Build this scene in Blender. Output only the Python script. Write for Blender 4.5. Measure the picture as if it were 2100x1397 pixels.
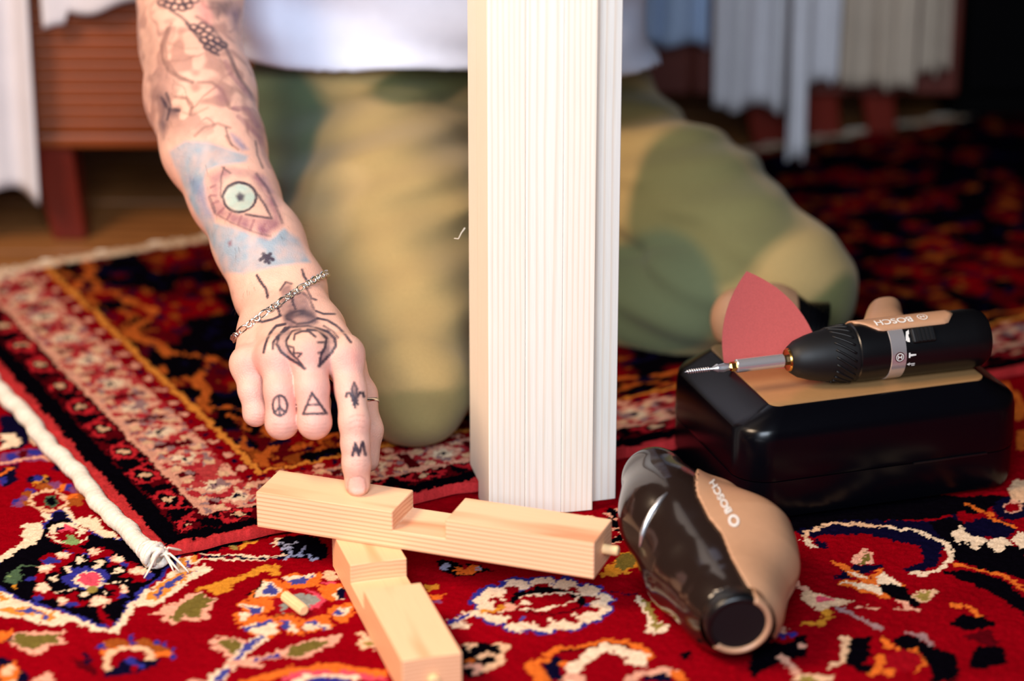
import bpy, bmesh, math, random
import numpy as np
from mathutils import Vector, Matrix

for o in list(bpy.data.objects): bpy.data.objects.remove(o)
scene = bpy.context.scene
COL = scene.collection
PI = math.pi
R = math.radians
random.seed(4); rng = np.random.default_rng(7)

# ------------------------------------------------------------------ camera
cd = bpy.data.cameras.new('camera'); cam = bpy.data.objects.new('camera', cd); COL.objects.link(cam)
cam.location = (0, 0, 0.7793); cam.rotation_euler = (PI/2-0.3739, 0, 0)
cd.lens = 95.475; cd.sensor_width = 36; cd.clip_start = 0.05; cd.clip_end = 50
cd.dof.use_dof = True; cd.dof.focus_distance = 1.79; cd.dof.aperture_fstop = 3.0
scene.camera = cam

# ------------------------------------------------------------------ world and light
wd = bpy.data.worlds.new('world'); scene.world = wd; wd.use_nodes = True
wd.node_tree.nodes['Background'].inputs[0].default_value = (0.80, 0.78, 0.85, 1)
wd.node_tree.nodes['Background'].inputs[1].default_value = 0.02
def area(name, loc, target, sx, sy, power, col):
    l = bpy.data.lights.new(name, 'AREA'); l.shape = 'RECTANGLE'; l.size = sx; l.size_y = sy; l.energy = power; l.color = col
    o = bpy.data.objects.new(name, l); COL.objects.link(o); o.location = loc
    o.rotation_euler = (Vector(target)-Vector(loc)).to_track_quat('-Z', 'Y').to_euler(); return o
area('window_daylight', (-0.10, -0.05, 1.15), (-.10, 1.75, 0.1), 0.9, 0.9, 50, (0.76, 0.87, 1.0))
area('warm_room_lamp', (-0.95, 1.12, 1.18), (-0.15, 1.70, 0.0), 0.5, 0.5, 28, (1.0, 0.73, 0.50))
vs = scene.view_settings
vs.view_transform = 'Standard'; vs.look = 'None'; vs.exposure = 0.0; vs.gamma = 1.0; vs.use_curve_mapping = False

# ------------------------------------------------------------------ helpers: materials
def srgb(r, g, b):
    f = lambda c: c/12.92 if c <= .04045 else ((c+.055)/1.055)**2.4
    return (f(r/255), f(g/255), f(b/255), 1.0)
MATS = {}
def mat(name, col=(128,128,128), rough=.5, metal=0., spec=.5, coat=0., noise=0., nscale=40., bump=0., bscale=300., attr=None, sheen=0., sss=0., trans=0.):
    m = bpy.data.materials.new(name); m.use_nodes = True; nt = m.node_tree; b = nt.nodes['Principled BSDF']
    b.inputs['Base Color'].default_value = srgb(*col); b.inputs['Roughness'].default_value = rough; b.inputs['Metallic'].default_value = metal
    b.inputs['Specular IOR Level'].default_value = spec; b.inputs['Coat Weight'].default_value = coat; b.inputs['Coat Roughness'].default_value = .06
    b.inputs['Sheen Weight'].default_value = sheen; b.inputs['Sheen Roughness'].default_value = .5
    if sss:
        b.inputs['Subsurface Weight'].default_value = sss; b.inputs['Subsurface Radius'].default_value = (1.0, .35, .2); b.inputs['Subsurface Scale'].default_value = .003
    src = None
    if attr:
        a = nt.nodes.new('ShaderNodeAttribute'); a.attribute_name = attr; src = a.outputs['Color']; nt.links.new(src, b.inputs['Base Color'])
    tc = nt.nodes.new('ShaderNodeTexCoord')
    if noise:
        n = nt.nodes.new('ShaderNodeTexNoise'); n.inputs['Scale'].default_value = nscale; n.inputs['Detail'].default_value = 5
        nt.links.new(tc.outputs['Object'], n.inputs['Vector'])
        mr = nt.nodes.new('ShaderNodeMapRange'); mr.inputs[1].default_value = .25; mr.inputs[2].default_value = .75; mr.inputs[3].default_value = 1-noise; mr.inputs[4].default_value = 1+noise
        nt.links.new(n.outputs['Fac'], mr.inputs[0])
        mx = nt.nodes.new('ShaderNodeMix'); mx.data_type = 'RGBA'; mx.blend_type = 'MULTIPLY'; mx.inputs['Factor'].default_value = 1
        if src: nt.links.new(src, mx.inputs['A'])
        else: mx.inputs['A'].default_value = srgb(*col)
        nt.links.new(mr.outputs[0], mx.inputs['B']); nt.links.new(mx.outputs['Result'], b.inputs['Base Color'])
    if bump:
        n2 = nt.nodes.new('ShaderNodeTexNoise'); n2.inputs['Scale'].default_value = bscale; n2.inputs['Detail'].default_value = 3
        nt.links.new(tc.outputs['Object'], n2.inputs['Vector'])
        bp = nt.nodes.new('ShaderNodeBump'); bp.inputs['Strength'].default_value = bump; bp.inputs['Distance'].default_value = .001
        nt.links.new(n2.outputs['Fac'], bp.inputs['Height']); nt.links.new(bp.outputs[0], b.inputs['Normal'])
    MATS[name] = m; return m
def wood(name, light, dark, yc, zc_, freq, warp=.0015, axis='X', rough=.5, line=.55, wscale=6.):
    """growth rings round an axis parallel to the piece's length, read in object space (metres)"""
    m = bpy.data.materials.new(name); m.use_nodes = True; nt = m.node_tree; b = nt.nodes['Principled BSDF']; N = nt.nodes.new; K = nt.links.new
    tc = N('ShaderNodeTexCoord'); mp = N('ShaderNodeMapping'); K(tc.outputs['Object'], mp.inputs['Vector'])
    if axis == 'Z': mp.inputs['Rotation'].default_value = (0, PI/2, 0)
    st = N('ShaderNodeMapping'); st.inputs['Scale'].default_value = (wscale, 45, 45); K(mp.outputs[0], st.inputs['Vector'])
    nz = N('ShaderNodeTexNoise'); nz.inputs['Scale'].default_value = 1; nz.inputs['Detail'].default_value = 2; K(st.outputs[0], nz.inputs['Vector'])
    sp = N('ShaderNodeSeparateXYZ'); K(mp.outputs[0], sp.inputs[0])
    def mth(op, a, c):
        n = N('ShaderNodeMath'); n.operation = op
        for i, x in enumerate((a, c)):
            if isinstance(x, (int, float)): n.inputs[i].default_value = x
            elif x is not None: K(x, n.inputs[i])
        return n.outputs[0]
    y = mth('SUBTRACT', sp.outputs[1], yc); z = mth('SUBTRACT', sp.outputs[2], zc_)
    rr = mth('SQRT', mth('ADD', mth('MULTIPLY', y, y), mth('MULTIPLY', z, z)), None)
    rr = mth('ADD', rr, mth('MULTIPLY', nz.outputs['Fac'], warp*4))
    fr = mth('FRACT', mth('MULTIPLY', rr, freq), None)
    rp = N('ShaderNodeValToRGB'); e = rp.color_ramp.elements
    e[0].position = 0; e[0].color = srgb(*light); e[1].position = 1; e[1].color = srgb(*light)
    k = rp.color_ramp.elements.new(.52); k.color = srgb(*light)
    k = rp.color_ramp.elements.new(.86); k.color = srgb(*[l+(d-l)*line*1.6 if line < .6 else d for l, d in zip(light, dark)])
    K(fr, rp.inputs[0])
    st2 = N('ShaderNodeMapping'); st2.inputs['Scale'].default_value = (25, 1400, 1400); K(mp.outputs[0], st2.inputs['Vector'])
    n3 = N('ShaderNodeTexNoise'); n3.inputs['Scale'].default_value = 1; K(st2.outputs[0], n3.inputs['Vector'])
    mr = N('ShaderNodeMapRange'); mr.inputs[1].default_value = .3; mr.inputs[2].default_value = .7; mr.inputs[3].default_value = .95; mr.inputs[4].default_value = 1.04; K(n3.outputs['Fac'], mr.inputs[0])
    mx = N('ShaderNodeMix'); mx.data_type = 'RGBA'; mx.blend_type = 'MULTIPLY'; mx.inputs['Factor'].default_value = 1
    K(rp.outputs[0], mx.inputs['A']); K(mr.outputs[0], mx.inputs['B']); K(mx.outputs['Result'], b.inputs['Base Color'])
    b.inputs['Roughness'].default_value = rough; b.inputs['Specular IOR Level'].default_value = .3
    MATS[name] = m; return m

# ------------------------------------------------------------------ helpers: meshes
def npmesh(name, v, quads=None, tris=None, smooth=True):
    me = bpy.data.meshes.new(name); v = np.asarray(v, np.float32)
    fs = []
    if quads is not None and len(quads): fs.append((np.asarray(quads, np.int32), 4))
    if tris is not None and len(tris): fs.append((np.asarray(tris, np.int32), 3))
    nl = sum(f.size for f, _ in fs); nf = sum(len(f) for f, _ in fs)
    me.vertices.add(len(v)); me.vertices.foreach_set('co', v.ravel())
    me.loops.add(nl); me.loops.foreach_set('vertex_index', np.concatenate([f.ravel() for f, _ in fs]))
    ls = []; s = 0
    for f, k in fs:
        ls.append(s+np.arange(len(f))*k); s += f.size
    me.polygons.add(nf); me.polygons.foreach_set('loop_start', np.concatenate(ls).astype(np.int32))
    me.polygons.foreach_set('use_smooth', np.full(nf, smooth)); me.update(calc_edges=True); me.validate(); return me
def set_col(me, c, name='Col'):
    a = me.color_attributes.new(name, 'FLOAT_COLOR', 'POINT'); d = np.ones((len(c), 4), np.float32); d[:, :3] = c; a.data.foreach_set('color', d.ravel())
def link(name, me, m, parent=None, kind=None):
    o = bpy.data.objects.new(name, me); COL.objects.link(o)
    if m is not None and not me.materials: me.materials.append(MATS[m] if isinstance(m, str) else m)
    if parent is not None: o.parent = parent
    if kind: o['kind'] = kind
    return o
def empty(name, loc=(0,0,0), rot=(0,0,0)):
    o = bpy.data.objects.new(name, None); COL.objects.link(o); o.location = loc; o.rotation_euler = rot; o.empty_display_size = .02; return o
def tag(o, label, cat, group=None, kind=None):
    o['label'] = label; o['category'] = cat
    if group: o['group'] = group
    if kind: o['kind'] = kind
    return o
class MB:
    def __init__(s): s.v = []; s.f = []
    def add(s, v, f):
        n = len(s.v); s.v += [tuple(p) for p in v]; s.f += [tuple(i+n for i in q) for q in f]; return s
    def box(s, x0, x1, y0, y1, z0, z1):
        return s.add([(x0,y0,z0),(x1,y0,z0),(x1,y1,z0),(x0,y1,z0),(x0,y0,z1),(x1,y0,z1),(x1,y1,z1),(x0,y1,z1)], [(0,3,2,1),(4,5,6,7),(0,1,5,4),(1,2,6,5),(2,3,7,6),(3,0,4,7)])
    def loft(s, rings, cap=True):
        n = len(rings[0]); v = [p for r in rings for p in r]; f = []
        for i in range(len(rings)-1):
            for j in range(n): k = (j+1) % n; f.append((i*n+j, i*n+k, (i+1)*n+k, (i+1)*n+j))
        if cap: f.append(tuple(range(n))[::-1]); f.append(tuple((len(rings)-1)*n+j for j in range(n)))
        return s.add(v, f)
    def tube(s, path, r, n=8, cap=True, sq=1.):
        P = [Vector(p) for p in path]; rs = r if isinstance(r, (list, tuple)) else [r]*len(P); rings = []; up = None
        for i, p in enumerate(P):
            t = (P[min(i+1, len(P)-1)]-P[max(i-1, 0)]).normalized()
            if up is None: up = Vector((0,0,1)) if abs(t.z) < .9 else Vector((1,0,0))
            a = (up-t*up.dot(t)).normalized(); b = t.cross(a); up = a
            rings.append([p+a*rs[i]*sq*math.cos(2*PI*j/n)+b*rs[i]*math.sin(2*PI*j/n) for j in range(n)])
        return s.loft(rings, cap)
    def lathe(s, prof, n=40, cap=True):   # prof: (x, r) along X
        return s.loft([[(x, r*math.cos(2*PI*j/n), r*math.sin(2*PI*j/n)) for j in range(n)] for x, r in prof], cap)
    def prism(s, poly, t0, t1, plane='xz'):
        n = len(poly); g = (lambda p, t: (p[0], t, p[1])) if plane == 'xz' else ((lambda p, t: (p[0], p[1], t)) if plane == 'xy' else (lambda p, t: (t, p[0], p[1])))
        return s.add([g(p, t0) for p in poly]+[g(p, t1) for p in poly], [tuple(range(n))[::-1], tuple(range(n, 2*n))]+[(i, (i+1) % n, n+(i+1) % n, n+i) for i in range(n)])
    def mesh(s, name, smooth=False, bevel=0., seg=2, ang=30):
        me = bpy.data.meshes.new(name); bm = bmesh.new(); vs_ = [bm.verts.new(p) for p in s.v]
        for f in s.f:
            try: bm.faces.new([vs_[i] for i in f])
            except ValueError: pass
        bmesh.ops.recalc_face_normals(bm, faces=bm.faces)
        if bevel:
            es = [e for e in bm.edges if len(e.link_faces) == 2 and e.calc_face_angle(0) > R(ang)]
            bmesh.ops.bevel(bm, geom=es, offset=bevel, segments=seg, profile=.5, affect='EDGES', clamp_overlap=True)
        for f in bm.faces: f.smooth = bool(smooth)
        if smooth == 'auto':
            for e in bm.edges: e.smooth = not (len(e.link_faces) == 2 and e.calc_face_angle(0) > R(32))
        bm.to_mesh(me); bm.free(); return me
    def build(s, name, m, parent=None, smooth=False, bevel=0., seg=2, kind=None): return link(name, s.mesh(name, smooth, bevel, seg), m, parent, kind)

# ------------------------------------------------------------------ helpers: value noise, polygons, distance fields
def vnoise(p, seed=0):
    p = np.asarray(p, np.float32); i = np.floor(p).astype(np.int64); f = p-i; f = f*f*(3-2*f); d = p.shape[-1]; out = np.zeros(p.shape[:-1], np.float32)
    for c in range(2**d):
        w = np.ones_like(out); h = np.full(out.shape, seed*7919+17, np.int64)
        for k in range(d):
            b = (c >> k) & 1; w *= f[..., k] if b else 1-f[..., k]; h = (h*1664525+(i[..., k]+b)*1013904223) & 0xffffffff; h ^= h >> 13
        h = (h*2246822519) & 0xffffffff; h ^= h >> 15; out += w*((h & 0xffff)/65535.0)
    return out
def in_poly(x, y, P):
    ins = np.zeros(x.shape, bool); n = len(P)
    for i in range(n):
        x0, y0 = P[i]; x1, y1 = P[(i+1) % n]
        if y0 == y1: continue
        ins ^= ((y0 > y) != (y1 > y)) & (x < (x1-x0)*(y-y0)/(y1-y0)+x0)
    return ins
def seg_dist(x, y, P, closed=False):
    d = np.full(x.shape, 1e9, np.float32); n = len(P)
    for i in range(n if closed else n-1):
        x0, y0 = P[i]; x1, y1 = P[(i+1) % n]; dx, dy = x1-x0, y1-y0; L2 = dx*dx+dy*dy+1e-9
        t = np.clip(((x-x0)*dx+(y-y0)*dy)/L2, 0, 1); d = np.minimum(d, np.hypot(x-x0-t*dx, y-y0-t*dy))
    return d
def parse(s): return [tuple(float(q) for q in t.split(',')) for t in s.split()]
CULL = [None]
def cone(p, a, b, ra, rb):
    a = np.asarray(a, np.float32); b = np.asarray(b, np.float32); d = b-a
    if CULL[0] is not None:      # far from this batch of points: a bound is enough
        c0, r0 = CULL[0]; q = c0-a; t = min(1., max(0., float(q@d)/max(float(d@d), 1e-12))); far = float(np.linalg.norm(q-t*d))-r0-max(ra, rb)
        if far > .06: return np.full(len(p), far, np.float32)
    q = p-a
    t = np.clip((q@d)/max(float(d@d), 1e-12), 0, 1).astype(np.float32); q = q-t[:, None]*d
    return np.sqrt(np.einsum('ij,ij->i', q, q))-(ra+(rb-ra)*t)
def smin(a, b, k):
    h = np.maximum(k-np.abs(a-b), 0)/k; return np.minimum(a, b)-h*h*k*.25
def chain(p, pts, k=.004):
    d = None
    for (a, ra), (b, rb) in zip(pts[:-1], pts[1:]):
        c = cone(p, a, b, ra, rb); d = c if d is None else smin(d, c, k)
    return d
def surface(sdf, lo, hi, h, B=8, refine=True):
    """naive surface nets over the blocks that touch the surface"""
    lo = np.asarray(lo, np.float64); n = np.ceil((np.asarray(hi)-lo)/h/B).astype(int)
    bi = np.stack(np.meshgrid(*[np.arange(k) for k in n], indexing='ij'), -1).reshape(-1, 3)
    d = np.concatenate([sdf((lo+(c*B+B/2)*h).astype(np.float32)) for c in np.array_split(bi, max(1, len(bi)//100000))])
    bi = bi[np.abs(d) < B*h*.9+.004]
    g = np.stack(np.meshgrid(*[np.arange(B+1)]*3, indexing='ij'), -1).reshape(-1, 3)
    keys = []; vv = []; ed = []
    big = (n*B+2).astype(np.int64)
    key = lambda c: (c[..., 0]*big[1]+c[..., 1])*big[2]+c[..., 2]
    cs = (bi//5)@np.array([1000000, 1000, 1]); o = np.argsort(cs, kind='stable'); bi = bi[o]; cuts = np.nonzero(np.diff(cs[o]))[0]+1; nn = []
    for cb in np.split(bi, cuts):
        if not len(cb): continue
        b0, b1_ = lo+cb.min(0)*B*h, lo+(cb.max(0)+1)*B*h; CULL[0] = (((b0+b1_)/2).astype(np.float32), float(np.linalg.norm(b1_-b0))/2+h)
        idx = cb[:, None]*B+g; D = sdf((lo+idx.reshape(-1, 3)*h).astype(np.float32)).reshape(len(cb), B+1, B+1, B+1)
        s = [[[D[:, i:B+i, j:B+j, k:B+k] for k in (0,1)] for j in (0,1)] for i in (0,1)]
        st = np.stack([s[i][j][k] for i in (0,1) for j in (0,1) for k in (0,1)], -1); ng = st < 0
        act = ng.any(-1) & ~ng.all(-1); w = np.argwhere(act)
        if not len(w): continue
        sv = st[act]; cell = cb[w[:, 0]]*B+w[:, 1:]
        acc = np.zeros((len(w), 3)); cnt = np.zeros(len(w))
        for a in range(8):
            for ax, bit in ((0,4),(1,2),(2,1)):
                if a & bit: continue
                b = a | bit; c = (sv[:, a] < 0) != (sv[:, b] < 0); t = np.where(c, sv[:, a]/(sv[:, a]-sv[:, b]+1e-12), 0)
                pt = np.zeros((len(w), 3)); pt[:, 0] = (a >> 2) & 1; pt[:, 1] = (a >> 1) & 1; pt[:, 2] = a & 1; pt[:, ax] = t
                acc += pt*c[:, None]; cnt += c
        q = (lo+(cell+acc/cnt[:, None])*h).astype(np.float32); e = h*.6; I3 = np.eye(3, dtype=np.float32)*e
        gr = np.stack([sdf(q+I3[k])-sdf(q-I3[k]) for k in range(3)], -1)/(2*e); l = np.linalg.norm(gr, axis=1, keepdims=True)+1e-9
        q = q-(np.clip(sdf(q), -h, h)[:, None])*gr/l/np.maximum(l, .5); nn.append(gr/l)
        vv.append(q); keys.append(key(cell)); ed.append(np.concatenate([cell, (sv[:, [0]] < 0), (sv[:, [4]] < 0), (sv[:, [2]] < 0), (sv[:, [1]] < 0)], 1))
    CULL[0] = None; keys = np.concatenate(keys); o = np.argsort(keys); keys = keys[o]; v = np.concatenate(vv)[o]; E = np.concatenate(ed)[o].astype(np.int64); c = E[:, :3]
    def find(q):
        k = key(q); i = np.clip(np.searchsorted(keys, k), 0, len(keys)-1); return np.where(keys[i] == k, i, -1)
    Q = []
    for ax in range(3):
        ch = E[:, 3] != E[:, 4+ax]; b1 = np.zeros(3, int); b2 = np.zeros(3, int); b1[(ax+1) % 3] = 1; b2[(ax+2) % 3] = 1; cc = c[ch]
        q = np.stack([find(cc), find(cc-b1), find(cc-b1-b2), find(cc-b2)], -1); flip = E[ch, 3] == 0; q[flip] = q[flip][:, ::-1]; Q.append(q[(q >= 0).all(-1)])
    Q = np.concatenate(Q); v = v.astype(np.float32)
    nrm = np.concatenate(nn)[o]; CULL[0] = None
    return v, Q, nrm

# ------------------------------------------------------------------ materials
wood('pine', (248,195,154), (222,148,106), 0., -.35, 340, .0007, line=.9)
wood('pine_b', (248,191,146), (228,154,108), .02, -.30, 380, .0007, line=.9)
wood('pine_post', (248,238,222), (240,220,196), .05, .03, 420, .0009, axis='Z', line=.9, wscale=2.5)
wood('pine_post_b', (249,240,226), (240,222,200), -.045, -.035, 380, .0009, axis='Z', line=.9, wscale=2.5)
mat('end_grain', (240,214,182), .7, noise=.08, nscale=500)
mat('dowel_wood', (238,196,142), .55, noise=.1, nscale=200)
mat('carpet', attr='Col', rough=1., spec=.0, noise=.22, nscale=900, bump=.25, bscale=1500)
mat('selvage', (224,214,200), .9, noise=.12, nscale=300, bump=.5, bscale=900, spec=.1)
mat('thread', (228,216,200), .9, spec=.1)
mat('skin', attr='Col', rough=.45, spec=.4, sss=.12, noise=.07, nscale=160, bump=.5, bscale=1100)
mat('hair_strand', (70,42,28), .5)
mat('cotton', (222,230,250), .9, noise=.03, nscale=60, bump=.3, bscale=1500, spec=.2)
mat('camo', attr='Col', rough=.9, spec=.15, noise=.05, nscale=500, bump=.3, bscale=2500, sheen=.1)
mat('silver', (225,222,214), .22, metal=1.)
mat('black_gloss', (4,4,8), .24, spec=.28)
mat('red_badge', (70,14,14), .4)
mat('brown_gloss', (34,23,19), .18, spec=.5, coat=.5)
mat('black_satin', (9,9,12), .32, spec=.5)
mat('black_rubber', (11,10,12), .55, spec=.4)
mat('bronze_panel', (176,132,86), .32, metal=.25, spec=.5, noise=.03, nscale=300)
mat('tan_plastic', (190,142,108), .35, spec=.5, noise=.03, nscale=200)
mat('chrome', (226,220,222), .26, metal=.75)
mat('brass', (216,160,80), .25, metal=1.)
mat('bright_steel', (235,235,238), .28, metal=.9)
mat('white_print', (236,230,222), .6)
mat('sandpaper', (212,100,96), .95, noise=.12, nscale=1500, bump=.8, bscale=3000, spec=.15)
mat('mouth_glint_blue', (168,192,222), .35)  # colour of the painted reflections in the front tool's mouth
mat('paper_back', (226,170,150), .8)
mat('dark_wood', (124,56,13), .45, noise=.2, nscale=14)
mat('bench_wood', (84,26,12), .5, noise=.2, nscale=20)
mat('red_wood', (98,22,8), .4, noise=.2, nscale=20)
wood('floor_oak', (150,98,54), (110,66,34), .3, .2, 60, .01, rough=.4)
mat('subfloor', (60,40,26), .8)
mat('linen', (206,202,206), .95, noise=.05, nscale=30, bump=.3, bscale=900, spec=.1)
mat('linen_blue', (168,186,214), .95, noise=.05, nscale=30, spec=.1)
mat('linen_beige', (176,158,140), .95, noise=.06, nscale=30, spec=.1)
mat('wall_paint', (64,46,38), .9, noise=.06, nscale=5)
mat('dark_cabinet', (5,4,5), .9, spec=.05)

# ------------------------------------------------------------------ setting
floor = MB().box(-2.2, 2.2, -1.8, 4.2, -.09, -.032).build('floor', 'subfloor'); floor['kind'] = 'structure'
pl = MB().box(-2.19, 2.19, -.068, .068, -.012, .0).mesh('plank', bevel=.0015)
for i in range(30):
    o = link('plank', pl, 'floor_oak', floor); o.location = (rng.uniform(-.004, .004), .25+i*.138, -.020)
for nm, a in (('wall_back', (-2.2,2.2,4.0,4.1,-.02,2.6)), ('wall_left', (-2.2,-2.1,-1.8,4.1,-.02,2.6)), ('wall_right', (2.1,2.2,-1.8,4.1,-.02,2.6))):
    w = MB().box(*a).build(nm, 'wall_paint'); w['kind'] = 'structure'
sk = MB().box(-2.1, 2.1, 3.978, 4.0, -.02, .1).build('baseboard_back', 'dark_wood', None, bevel=.004); sk['kind'] = 'structure'

# ------------------------------------------------------------------ rugs
PAL = dict(red=(132,2,14), red2=(146,10,22), maroon=(80,4,13), navy=(11,8,34), black=(6,4,9), blue=(46,44,128), blue2=(64,66,138), bluec=(150,156,184),
    cream=(234,204,172), cream2=(222,176,138), pinkc=(222,158,132), pink=(214,72,92), orange=(218,104,36), orange2=(214,134,54), gold=(204,132,40), olive=(110,94,42),
    olive2=(146,124,60), green=(124,150,92), green2=(70,92,66), brown=(150,72,26), mauve=(120,62,104), mauve2=(150,116,116), grey=(140,142,134))
LIN = {k: np.array(srgb(*v)[:3], np.float32) for k, v in PAL.items()}
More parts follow.
